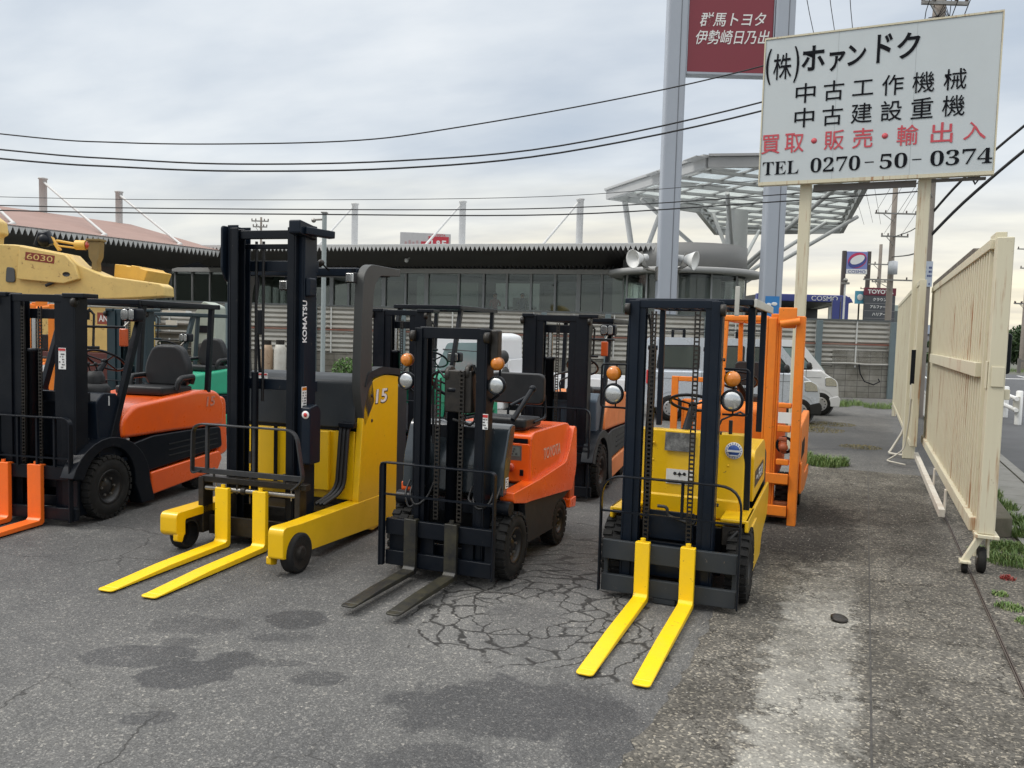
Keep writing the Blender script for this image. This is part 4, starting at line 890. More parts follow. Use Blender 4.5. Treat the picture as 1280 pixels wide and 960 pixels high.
# ================================================================ far fence on block wall
FEN=paint('pale grey ribbed sheet',(.50,.485,.44),.55,.0,dirt=.5,dcol=(.30,.27,.22),scale=1.2,rust=.06)
FEN2=paint('fence post paint',(.13,.17,.18),.5,dirt=.4)
def blockmat():
    m,t,b=nt('grey concrete block'); tc=N(t,'ShaderNodeTexCoord'); mp=N(t,'ShaderNodeMapping'); mp.inputs['Rotation'].default_value=(PI/2,0,0); L(t,tc.outputs['Object'],mp.inputs[0])
    br=N(t,'ShaderNodeTexBrick'); br.inputs['Scale'].default_value=1.0; br.inputs['Brick Width'].default_value=.39; br.inputs['Row Height'].default_value=.19; br.inputs['Mortar Size'].default_value=.008; br.offset=0.
    br.inputs['Color1'].default_value=c4((.24,.23,.20)); br.inputs['Color2'].default_value=c4((.29,.275,.24)); br.inputs['Mortar'].default_value=c4((.10,.095,.085)); L(t,mp.outputs[0],br.inputs[0])
    n=N(t,'ShaderNodeTexNoise',i_Scale=1.1,i_Detail=10.,i_Roughness=.7); L(t,tc.outputs['Object'],n.inputs[0])
    f=ramp(t,n.outputs[0],[(.35,(.45,.43,.38)),(.62,(1,1,1))]); L(t,mixc(t,1.,br.outputs[0],f.outputs[0],'MULTIPLY'),b.inputs[0]); b.inputs['Roughness'].default_value=.9
    bp=N(t,'ShaderNodeBump',i_Strength=.5,i_Distance=.01); L(t,br.outputs['Fac'],bp.inputs['Height']); bp.invert=True; L(t,bp.outputs[0],b.inputs['Normal']); return m
BLOCK=blockmat()
def fence():
    D=26.2
    w=thing('block_wall','grey concrete block wall under the ribbed metal fence','wall',V(0,D,0),YAW)
    def V0(b,n,m,bev=0): return b.build(n,m,w,bevel=bev)
    V0(MB().box(-22,13.0,0,.15,0,.99),'wall_course',BLOCK)
    V0(MB().box(8.6,13.0,.0005,.148,.99,1.62),'upper_course',BLOCK) if False else V0(MB().box(10.45,13.0,.0,.15,.991,1.56),'upper_course',BLOCK)
    V0(MB().box(12.35,14.2,.002,.15,1.561,1.72),'coping',BLOCK)
    MB().tube([(3,-.06,1.02),(6,-.05,1.05),(8,-.06,1.08),(11.0,-.06,1.13),(11.5,-.06,1.10),(12.9,-.06,1.12)],.035,8).build('pipe',paint('grey pipe',(.35,.34,.31),.5,dirt=.3),w)
    MB().tube([(11.3,-.08,1.12),(11.35,-.1,.8),(11.5,-.1,.55),(11.8,-.1,.45),(12.0,-.1,.55),(11.95,-.1,.65)],.02,6).build('cable',BLK,w)
    t=thing('fence','long pale ribbed metal fence with rust red rail in front of the dealership','fence',V(0,D,0),YAW)
    # horizontal ribbed sheets
    b=MB(); x0,x1=-22.,12.28; z=1.0; vs=[];p=.155
    prof=[]
    while z<2.50:
        prof+=[(.10,z),(.0,z+.05),(.0,z+p*.80),(.10,z+p*.82)]; z+=p
    n=len(prof)
    vs=[(x0,y,zz) for y,zz in prof]+[(x1,y,zz) for y,zz in prof]
    b.add(vs,[(i,i+1,n+i+1,n+i) for i in range(n-1)]); sh=b.build('ribbed_sheet',FEN,t); 
    MB().box(-22,12.3,-.05,.0,2.51,2.56).build('top_rail',paint('dark fence rail',(.09,.10,.10),.5,dirt=.3),t)
    MB().box(-22,12.3,-.045,-.005,1.73,1.775).build('middle_rail',paint('rusty rail',(.22,.075,.05),.6,dirt=.5,dcol=(.35,.30,.24),scale=.8),t)
    b=MB(); x=-21.8
    while x<12.3: 
        b.box(x-.022,x+.022,-.03,-.008,1.0,2.50); x+=1.32
    b.each('batten',paint('pale batten',(.55,.55,.52),.5,dirt=.3),t)
    for px in (-20,-16.5,-14,-11.6,-9.3,-6.5,-3.6,.98,3.06,6.3,9.95,12.35):
        MB().box(px-.09,px+.09,-.16,-.052,.0,2.50).build('post',FEN2,t,bevel=.008)
fence()
# ================================================================ dealership behind the fence
CON=paint('pale building panel',(.42,.42,.41),.6,dirt=.2,scale=.6)
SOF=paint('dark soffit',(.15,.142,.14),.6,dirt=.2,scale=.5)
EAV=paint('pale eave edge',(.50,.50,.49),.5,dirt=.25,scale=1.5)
MET=paint('grey painted steel',(.60,.62,.65),.45,dirt=.15,scale=.8)
PINK=paint('faded pink roof',(.27,.165,.135),.7,dirt=.4,dcol=(.20,.14,.12),scale=1.)
SHG=glass('shop glass',(.86,.90,.87),refl=.38)
class TB(MB):
    pass
def building():
    t=thing('dealership_building','long low car dealership with zigzag roof edge, glass front and round glazed end','building',V(-15.2,39.,0),YAW-R(16.42))
    # u along the front, w backwards
    def pl(b,n,m,par=None,bev=0): return b.build(n,m,par or t,bevel=bev)
    x1=23.3
    # zigzag eave: folded deck whose cut end reads as teeth
    b=MB(); p=.205; n=int((x1+2.0)/p)
    zt,zb,ze=5.52,5.30,5.60
    vs=[];u=-2.0
    for i in range(n):
        a=u+i*p; b.add([(a,0,zt),(a+p/2,0,zb),(a+p,0,zt),(a,.05,zt),(a+p/2,.05,zb),(a+p,.05,zt)],[(0,1,2),(5,4,3),(0,3,4,1),(1,4,5,2)])
    b.box(-2,-2+n*p,0,.05,zt+.001,ze); pl(b,'zigzag_eave',EAV)
    roof=MB().box(-2,x1-.02,.051,14,5.53,5.62); r=pl(roof,'roof',MET)
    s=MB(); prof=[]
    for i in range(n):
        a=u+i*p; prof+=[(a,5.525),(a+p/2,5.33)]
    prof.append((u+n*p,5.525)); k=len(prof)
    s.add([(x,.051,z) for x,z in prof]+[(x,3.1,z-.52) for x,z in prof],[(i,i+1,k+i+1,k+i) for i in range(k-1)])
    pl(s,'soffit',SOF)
    # second dark ribbed strip in front of the lighter beam
    b=MB()
    for i in range(n): 
        a=u+i*p; b.box(a,a+p*.45,3.0,3.1,4.78,4.92)
    pl(b,'vent_strip',BLK)
    pl(MB().box(-14,x1-1.4,3.12,3.4,4.56,4.78),'beam',CON); pl(MB().box(-14,-2.01,3.12,9.1,4.79,5.2),'ceiling_end',BLK)
    pl(MB().box(-2,x1-1.4,3.12,14,-.0,.35),'plinth',CON)
    gx=[412,433,477,504,530,570,601,630,660,690,719,748,780,800,816]
    def U(px,w=3.2):
        q=(px-640)/1000.; return (15.2-.2826*w+q*(39+.959*w))/(.959+.2826*q)
    def uu(px,w=3.2):
        q=(px-640)/1000.
        # position: x=-15.2+.959u+.2826w ; d=39-.2826u+.959w
        return (q*(39+.959*w)+15.2-.2826*w)/(.959+.2826*q)
    G_l=pl(MB().box(-14,x1-1.4,3.30,3.32,.35,4.555),'glass_front',SHG)
    b=MB()
    for px in gx:
        x=uu(px); w=.05 if px not in (412,477,530,719) else .10
        b.box(x-w,x+w,3.20,3.29,.35,4.555)
    [b.box(-13.+k*1.1,-12.93+k*1.1,3.2,3.29,.35,4.555) for k in range(11)]; b.box(-2,x1-1.4,3.22,3.285,2.0,2.05); pl(b,'mullions',paint('pale mullion',(.32,.33,.33),.5),G_l)
    DK=paint('dim interior',(.16,.17,.16),.8,dirt=.3,scale=.3)
    pl(MB().box(-14,x1+1.,9.,9.1,.0,5.5).box(-2,x1,3.5,9,.0,.30),'back_wall',DK)
    pl(MB().box(-2,x1+1.,3.45,9.0,4.56,4.7),'ceiling',DK)
    xa,xb=uu(606),uu(662); pl(MB().box(xa,xb,4.5,4.6,.3,4.2),'display_wall',paint('pale interior panel',(.62,.66,.66),.7,dirt=.15))
    xa,xb=uu(630),uu(648); pl(MB().box(xa,xb,4.3,4.4,2.4,3.5).box(xa-.4,xb+.5,4.0,4.3,2.95,3.05),'counter',paint('dark counter',(.06,.08,.08),.5))
    xa,xb=uu(530),uu(560); pl(MB().box(xa-.5,xb+1,4.4,4.5,.3,4.2),'partition',paint('green grey partition',(.16,.20,.18),.7))
    pl(MB().box(-2,x1,3.5,9,2.25,2.35),'upper_floor',DK)
    for k,(xa,xb,w_) in enumerate(((1.0,2.2,4.6),(4.2,5.0,5.5),(9.5,10.2,4.2),(15.8,18.6,5.2),(19.4,20.2,4.0))): pl(MB().box(xa,xb,w_,w_+.1,2.36,4.5-.35*(k%2)),'interior_panel',paint('interior tone %d'%k,[(.05,.06,.055),(.3,.32,.3),(.22,.25,.23),(.07,.075,.06),(.3,.3,.28)][k],.6))
    # masts with stays
    for px in (440,573,718):
        x=uu(px,6.0)
        m=pl(MB().lathe([(5.5,.17),(8.38,.17),(8.40,.21),(8.46,.21),(8.46,.001)],(x,6.0,0),'z',16),'roof_mast',EAV)
        x2=uu(px-45,.5); pl(MB().tube([(x-.1,5.9,8.25),(x2,.5,5.62)],.055,10),'stay',EAV,m)
    # left wing with pink roof, folded toward the street
    o=V(-14.2,38.7)-V(-15.2,39.)
    inv=Matrix.Rotation(-(YAW-R(16.42)),4,'Z')
    def W(s,w,z):
        x=-14.2-.516*s-.856*w; d=38.7-.856*s+.516*w
        q=V(x,d,z)-V(-15.2,39.,0); return tuple(inv@q)
    b=MB(); p=.225; n=int(13.5/p)
    for i in range(n):
        a=i*p; b.add([W(a,0,5.30),W(a+p/2,0,5.02),W(a+p,0,5.30),W(a,.05,5.30),W(a+p/2,.05,5.02),W(a+p,.05,5.30)],[(0,1,2),(5,4,3),(0,3,4,1),(1,4,5,2)])
    b.add([W(0,0,5.301),W(13.5,0,5.301),W(13.5,0,5.36),W(0,0,5.36),W(0,.05,5.301),W(13.5,.05,5.301),W(13.5,.05,5.36),W(0,.05,5.36)],[(0,1,2,3),(7,6,5,4),(3,2,6,7)])
    pl(b,'zigzag_eave',EAV)
    b=MB().add([W(-.0,0,5.361),W(13.5,0,5.361),W(13.5,7,6.9),W(-.0,7,6.9),W(0,0,5.30),W(13.5,0,5.30),W(13.5,7,6.8),W(0,7,6.8)],[(0,1,2,3),(7,6,5,4),(0,4,5,1),(1,5,6,2),(2,6,7,3),(3,7,4,0)])
    b.add([W(0,7,6.9),W(13.5,7,6.9),W(13.5,14,5.4),W(0,14,5.4)],[(0,1,2,3)]); pl(b,'pink_roof',PINK)
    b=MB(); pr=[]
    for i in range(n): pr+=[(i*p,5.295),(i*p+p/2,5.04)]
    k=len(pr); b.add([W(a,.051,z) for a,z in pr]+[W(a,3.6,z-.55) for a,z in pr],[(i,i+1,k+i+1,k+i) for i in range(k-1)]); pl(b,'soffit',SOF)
    def slab(n_,m,s0,s1,w0,w1,z0,z1,par=None):
        return pl(MB().add([W(s0,w0,z0),W(s1,w0,z0),W(s1,w1,z0),W(s0,w1,z0),W(s0,w0,z1),W(s1,w0,z1),W(s1,w1,z1),W(s0,w1,z1)],[(0,3,2,1),(4,5,6,7),(0,1,5,4),(1,2,6,5),(2,3,7,6),(3,0,4,7)]),n_,m,par)
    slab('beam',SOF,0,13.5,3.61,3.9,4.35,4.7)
    g=slab('glass_front',SHG,0,13.5,3.7,3.72,.3,4.35)
    for s_ in (0,.9,1.8,2.7,4.2,5.5,7,8.5,10): slab('mullion',paint('pale mullion',None),s_,s_+.08,3.6,3.69,.3,4.35,g)
    slab('wall',paint('brown wall panel',(.16,.12,.11),.7,dirt=.3),2.9,4.1,3.55,3.69,.3,4.35)
    slab('back_wall',DK,0,13.5,8,8.1,0,4.6)
    slab('end_wall',DK,-.0,.1,3.9,8,0,4.6)
    for s_,e in ((.65,1.85),(4.5,5.5),(8.35,9.2)):
        a=W(s_,7,6.7)
        m=pl(MB().lathe([(6.6,.17),(8.42,.17),(8.44,.21),(8.5,.21),(8.5,.001)],(a[0],a[1],0),'z',16),'roof_mast',EAV)
        q=W(e,.4,5.45); c=W(s_,6.9,8.28); pl(MB().tube([c,q],.06,10).tube([Vector(q)+Vector((0,0,-.0)),Vector(q)+Vector((.0,-.25,-.12))],.11,8),'stay',EAV,m)
    # round glazed end
    c=inv@(V(7.3,34.9,0)-V(-15.2,39.,0)); cx,cy=c.x,c.y
    pl(MB().lathe([(4.62,.01),(4.62,2.62),(5.62,2.62),(5.62,2.5),(5.4,.01)],(cx,cy,0),'z',48),'drum_roof',paint('grey drum panel',(.20,.20,.195),.6,dirt=.2,scale=.6))
    pl(MB().lathe([(4.40,2.6),(4.40,3.22),(4.58,3.26),(4.61,3.2),(4.61,2.6)],(cx,cy,0),'z',48),'ring_canopy',CON)
    g=pl(MB().lathe([(.3,2.55),(4.39,2.55)],(cx,cy,0),'z',48),'drum_glass',SHG)
    b=MB()
    for k in range(12):
        a=2*PI*k/12; b.box(cx+2.6*math.cos(a)-.035,cx+2.6*math.cos(a)+.035,cy+2.6*math.sin(a)-.035,cy+2.6*math.sin(a)+.035,.3,4.39)
    pl(b,'mullions',paint('pale mullion',None),g)
    pl(MB().lathe([(.0,1.6),(4.3,1.6)],(cx,cy,0),'z',24),'core_wall',DK)
    # small wall lamp under the eave
    x=uu(508,1.5); 
    q=pl(MB().ball((x,1.2,5.0),.10).tube([(x,1.3,5.05),(x,1.6,5.2)],.04,8),'eave_lamp',WHT)
    return t
building()
# two people behind the glass
def person(label,loc,shirt,h=1.0):
    me=bpy.data.meshes.new('person'); bm=bmesh.new(); sk=bm.verts.layers.skin.verify()
    J={'pel':(0,0,.55,.12),'chest':(0,0,.85,.15),'neck':(0,0,1.02,.06),'head':(0,-.02,1.16,.10),'top':(0,-.02,1.26,.08),'ls':(-.19,0,.97,.06),'le':(-.26,-.05,.74,.045),'lh':(-.18,-.28,.72,.035),'rs':(.19,0,.97,.06),'re':(.26,-.05,.74,.045),'rh':(.18,-.28,.72,.035),'lk':(-.12,-.40,.50,.08),'lf':(-.12,-.42,.06,.05),'rk':(.12,-.40,.50,.08),'rf':(.12,-.42,.06,.05)}
    v={}
    for k,(x,y,z,r) in J.items():
        v[k]=bm.verts.new((x,y,z)); v[k][sk].radius=(r,r)
    for a,b in (('pel','chest'),('chest','neck'),('neck','head'),('head','top'),('chest','ls'),('ls','le'),('le','lh'),('chest','rs'),('rs','re'),('re','rh'),('pel','lk'),('lk','lf'),('pel','rk'),('rk','rf')): bm.edges.new((v[a],v[b]))
    v['pel'][sk].use_root=True
    bm.to_mesh(me); bm.free(); me.materials.append(shirt)
    o=bpy.data.objects.new('person',me); C.objects.link(o); o.modifiers.new('s','SKIN'); m=o.modifiers.new('u','SUBSURF'); m.levels=1; m.render_levels=1
    o.location=loc; o.rotation_euler=(0,0,YAW); tag(o,label,'person')
    hd=MB().ball((0,-.02,1.19),.105,.9,1.05,1.2).build('head',paint('skin',(.38,.22,.15),.6),o)
    MB().ball((0,.01,1.25),.115,.95,1.0,.85).ball((0,-.12,1.18),.018).build('hair',BLK,hd)
    MB().ball((-.04,-.115,1.20),.012).ball((.04,-.115,1.20),.012).box(-.03,.03,-.118,-.11,1.13,1.14).build('face',BLK,hd)
    return o
def behind_glass(px,z,w=3.75):
    q=(px-640)/1000.; u=(q*(39+.959*w)+15.2-.2826*w)/(.959+.2826*q); x=-15.2+.959*u+.2826*w; d=39-.2826*u+.959*w
    return V(x,d,z)
person('small figure in a dark red top seated behind the dealership glass',behind_glass(616,2.36),paint('dark red cloth',(.16,.03,.03),.8))
person('small figure in a navy top seated behind the dealership glass, right of the red one',behind_glass(650,2.36),paint('navy cloth',(.02,.03,.06),.8))
# big hexagonal canopy on a column
def canopy():
    t=thing('canopy','huge grey steel and glass hexagonal canopy on a single branching column','canopy',V(12,44,0),YAW)
    P=[(4.82,43.08),(8.04,34.44),(14.31,33.28),(16.43,38.42),(21.7,53.98),(13.99,56.62),(10.49,46.83)]
    P=[(x-12,d-44) for x,d in P]; z=9.1
    GR=paint('canopy steel',(.40,.405,.40),.5,dirt=.15,scale=.8)
    b=MB(); n=len(P)
    for i in range(n):
        a=P[i];c=P[(i+1)%n]; b.bar((a[0],a[1],z+.12),(c[0],c[1],z+.12),.25,.42)
        b.bar((a[0],a[1],z+.40),(c[0],c[1],z+.40),.5,.10)
    b.build('rim_beam',GR,t)
    def inside(x,y):
        r=False
        for i in range(n):
            (x1,y1),(x2,y2)=P[i],P[(i+1)%n]
            if (y1>y)!=(y2>y) and x<(x2-x1)*(y-y1)/(y2-y1)+x1: r=not r
        return r
    def clip(a,c,N_=160):
        out=[];st=None
        for k in range(N_+1):
            f=k/N_; q=(a[0]+(c[0]-a[0])*f,a[1]+(c[1]-a[1])*f)
            if inside(*q):
                if st is None: st=q
                en=q
            elif st is not None: out.append((st,en)); st=None
        if st is not None: out.append((st,en))
        return out
    b=MB(); ang=R(18); dx=(math.cos(ang),math.sin(ang)); dy=(-dx[1],dx[0])
    for k in range(-9,10):
        o=k*1.75
        for (s,e) in clip((dy[0]*o-dx[0]*20+1,dy[1]*o-dx[1]*20+1),(dy[0]*o+dx[0]*20+1,dy[1]*o+dx[1]*20+1)): b.bar((*s,z+.10),(*e,z+.10),.20,.13)
        for (s,e) in clip((dx[0]*o-dy[0]*20+1,dx[1]*o-dy[1]*20+1),(dx[0]*o+dy[0]*20+1,dx[1]*o+dy[1]*20+1)): b.bar((*s,z+.20),(*e,z+.20),.14,.07)
    b.build('grid_beams',GR,t)
    g=MB(); g.prism(P,z+.36,z+.39,'z'); g.build('glass_roof',glass('roof glass',(.97,.99,.98),refl=.12),t)
    # opaque louvres covering part of the panels
    b=MB(); rg=random.Random(3)
    for i in range(-8,9):
        for j in range(-8,9):
            cx=dx[0]*(i+.5)*1.75+dy[0]*(j+.5)*1.75+1; cy=dx[1]*(i+.5)*1.75+dy[1]*(j+.5)*1.75+1
            if inside(cx,cy) and rg.random()<(.38 if cy<-1 else .08):
                h=.80 
                q=[(cx+dx[0]*a+dy[0]*c,cy+dx[1]*a+dy[1]*c) for a,c in ((-h,-h),(h,-h),(h,h*.35),(-h,h*.35))]; b.prism(q,z+.30,z+.33,'z')
    b.each('roof_panel',GR,t)
    col=MB().lathe([(0,.66),(8.9,.58)],(.25,1,0),'z',20); col.build('column',GR,t)
    S=[((.25,1,5.2),(-1.6,-3.8,9.0)),((.25,1,5.0),(-5.5,-1.5,9.0)),((.25,1,5.4),(3.0,-5.5,9.0)),((.25,1,5.0),(6.8,5.2,9.0)),((.25,1,5.6),(-.6,3.0,9.0)),((.25,1,5.2),(4.2,10,9.0)),((.25,1,4.6),(7.6,2.6,9.0)),((.25,1,5.0),(3.6,-1,9.0))]
    for a,c in S: MB().tube([a,c],.11,10).build('strut',GR,t)
    MB().tube([(-5.4,-.2,4.8),(-6.2,-.4,9.0)],.15,10).tube([(-5.4,-.2,5.0),(-4.4,-2.8,9.0)],.12,10).tube([(-5.4,-.2,0),(-5.4,-.2,5.1)],.18,12).build('side_prop',GR,t)
canopy()
# twin pylon sign with floodlights
def pylon():
    t=thing('pylon_sign','tall twin grey pole sign with dark red panel of white Japanese lettering','sign',V(7.5,30,0),YAW)
    PG=paint('pale blue grey pylon',(.36,.39,.44),.4,dirt=.12,scale=.7)
    for x in (-1.86,2.02):
        MB().prism(rpoly([(x-.36,-.30),(x+.36,-.30),(x+.36,.30),(x-.36,.30)],.08,3),0,18,'z').build('pole',PG,t)
        MB().box(x+.10,x+.13,-.309,-.301,0,18).build('panel_joint',paint('joint grey',(.15,.16,.18),.5),t)
    b=MB().box(-1.47,1.60,-.22,.18,11.46,17.5); p=b.build('sign_panel',paint('wine red sign',(.20,.022,.035),.4,dirt=.1,scale=.5),t,bevel=.02)
    MB().box(-1.49,1.62,-.26,.2,11.38,11.455).box(-1.50,-1.475,-.26,.2,11.38,17.5).box(1.605,1.63,-.26,.2,11.38,17.5).build('panel_frame',PG,p)
    lettering('lettering','群馬トヨタ',2.35,.50,facing(.13,-.223,13.35)@Matrix.Rotation(R(1.5),4,'Z'),WHT,p,offset=.006,shear=.2,depth=.01)
    lettering('lettering','伊勢崎日乃出',2.65,.50,facing(.13,-.223,12.72)@Matrix.Rotation(R(1.5),4,'Z'),WHT,p,offset=.006,shear=.2,depth=.01)
    o=sticker(t,'blue_notice',2.02,-.315,3.05,.52,.75,paint('notice blue',(.03,.20,.50),.5)); MB().ball((1.9,-.32,3.1),.09,1,.1,.8).ball((2.1,-.32,3.14),.11,1,.1,.6).build('white_picture',WHT,o)
    def flood(x,s):
        q=thing('floodlight','white bowl floodlight clamped to the %s side of the left sign pole'%('left' if s<0 else 'right'),'floodlight',V(7.5+x,30,4.7),YAW)
        n=Vector((s*.75,-.5,-.15)).normalized(); m=n.to_track_quat('Z','Y').to_matrix().to_4x4()
        b=MB().lathe([(-.45,.001),(-.44,.13),(-.22,.14),(.0,.23),(.24,.35),(.26,.36),(.23,.32),(.0,.001)],(0,0,0),'z',24); b.v=[tuple(m@Vector(v)+Vector((s*.2,0,0))) for v in b.v]; b.build('bowl',WHT,q)
        MB().tube([(s*-.05,0,-.35),(-s*.45,.05,-.45)],.05,8).bar((s*.1,0,.25),(-s*.1,0,-.4),.10,.12).bar((s*.1,-.15,-.2),(-s*.25,.1,-.4),.12,.08).box(-s*.55-.06,-s*.55+.06,-.2,.2,-.8,-.3).build('bracket',STEEL,q)
    flood(-2.75,-1); flood(-1.25,1)
pylon()
# white billboard on two cream posts
def billboard():
    A_=V(4.05,13.6,0); B_=V(7.12,12.2,0); d=B_-A_; W=d.length; rz=math.atan2(d.y,d.x)
    t=thing('billboard','large weathered white sign board with black and red Japanese lettering and a phone number','sign',A_,rz)
    z0,z1=4.46,6.78; H=z1-z0
    BW=paint('weathered white board',(.50,.545,.56),.55,dirt=.22,dcol=(.38,.41,.42),scale=1.3)
    CR=paint('cream gate paint',None)
    p=MB().box(0,W,0,.10,z0,z1).build('board',BW,t,bevel=.004)
    MB().box(-.02,W+.02,-.012,.115,z0-.055,z0-.002).box(-.02,W+.02,-.012,.115,z1+.002,z1+.03).box(-.022,-.002,-.012,.115,z0,z1).box(W+.002,W+.022,-.012,.115,z0,z1).build('board_frame',CR,p)
    MB().box(W*.333-.003,W*.333+.003,-.0015,0,z0,z1).box(W*.666-.003,W*.666+.003,-.0015,0,z0,z1).build('sheet_joint',paint('joint shade',(.36,.39,.40),.6),p)
    K=paint('sign black lettering',(.006,.007,.010),.6,dirt=.1,spec=.1); Rr=paint('faded red lettering',(.50,.055,.075),.5,dirt=.3,dcol=(.55,.2,.2))
    def put(s,u0,u1,v,h,mat,offset=.012,font=None):
        lettering('lettering',s,(u1-u0)*W,h*H,facing((u0+u1)/2*W,-.004,z1-v*H),mat,p,offset=offset,font=font,depth=.004)
    put('(',.005,.03,.19,.25,K); put('株',.04,.125,.195,.18,K,.006); put(')',.135,.16,.19,.25,K)
    for s,u0,u1,v,h in (('ホ',.17,.275,.16,.17),('ァ',.295,.365,.20,.13),('ン',.375,.455,.17,.14),('ド',.50,.565,.145,.19),('ク',.585,.68,.145,.17)): put(s,u0,u1,v,h,K,.02)
    for row,v in (('中古工作機械',.395),('中古建設重機',.565)):
        for i,ch in enumerate(row):
            u=.195+.127*i; put(ch,u-.045,u+.045,v,.135 if ch!='工' else .10,K,.003)
    for i,ch in enumerate('買取・販売・輸出入'):
        u=[.045,.155,.245,.335,.46,.555,.65,.79,.92][i]
        if ch=='・': MB().lathe([(-.004,.001),(-.004,.045),(0,.045)],(u*W,-.001,z1-.73*H),'y',16).build('dot',Rr,p)
        else: put(ch,u-.044,u+.044,.735,.135 if ch!='入' else .115,Rr,.007)
    bd=lambda s:''.join(chr(0x1D400+ord(c)-65) if c.isalpha() else chr(0x1D7CE+int(c)) for c in s)
    put(bd('TEL'),.012,.18,.905,.09,K,-.006); put(bd('0270'),.235,.455,.90,.10,K,-.006); put(bd('50'),.54,.655,.90,.10,K,-.006); put(bd('0374'),.75,.995,.90,.10,K,-.006)
    for u in (.475,.675): MB().box(u*W,u*W+.13,-.004,0,z1-.90*H-.008,z1-.90*H+.008).build('dash',K,p)
    for u,nm in ((.215,0),(.735,0)):
        MB().box(u*W-.09,u*W+.09,.12,.30,0,z0+.25).build('post',CR,t,bevel=.015)
    MB().box(.25*W,.70*W,.13,.2,z0-.16,z0-.06).box(.75*W,.98*W,.13,.2,z0-.10,z0-.06).build('cross_beam',SOF,t)
    return t
def creammat():
    m,t,b=nt('cream gate paint'); g=N(t,'ShaderNodeNewGeometry')
    mp=N(t,'ShaderNodeMapping'); mp.inputs['Scale'].default_value=(22,22,.6); L(t,g.outputs['Position'],mp.inputs[0])
    n1=N(t,'ShaderNodeTexNoise',i_Scale=1.,i_Detail=9.,i_Roughness=.7); L(t,mp.outputs[0],n1.inputs[0])
    n2=N(t,'ShaderNodeTexNoise',i_Scale=1.4,i_Detail=4.,i_Roughness=.6); L(t,g.outputs['Position'],n2.inputs[0])
    n3=N(t,'ShaderNodeTexNoise',i_Scale=22.,i_Detail=6.,i_Roughness=.7); L(t,g.outputs['Position'],n3.inputs[0])
    f=ramp(t,M_(t,'MULTIPLY',n1.outputs[0],M_(t,'ADD',n2.outputs[0],.55)),[(.595,0),(.74,1)])
    c=mixc(t,n2.outputs[0],(.56,.515,.375),(.63,.59,.45)); c=mixc(t,M_(t,'MULTIPLY',f.outputs[0],.9),c,(.30,.125,.04))
    f3=ramp(t,n3.outputs[0],[(.66,0),(.72,1)]); c=mixc(t,M_(t,'MULTIPLY',f3.outputs[0],.55),c,(.20,.10,.05))
    f4=ramp(t,n1.outputs[0],[(.3,.8),(.6,0)]); c=mixc(t,M_(t,'MULTIPLY',f4.outputs[0],.15),c,(.38,.33,.22))
    L(t,c,b.inputs[0]); b.inputs['Roughness'].default_value=.62; MATS['cream gate paint']=m
creammat()
billboard()
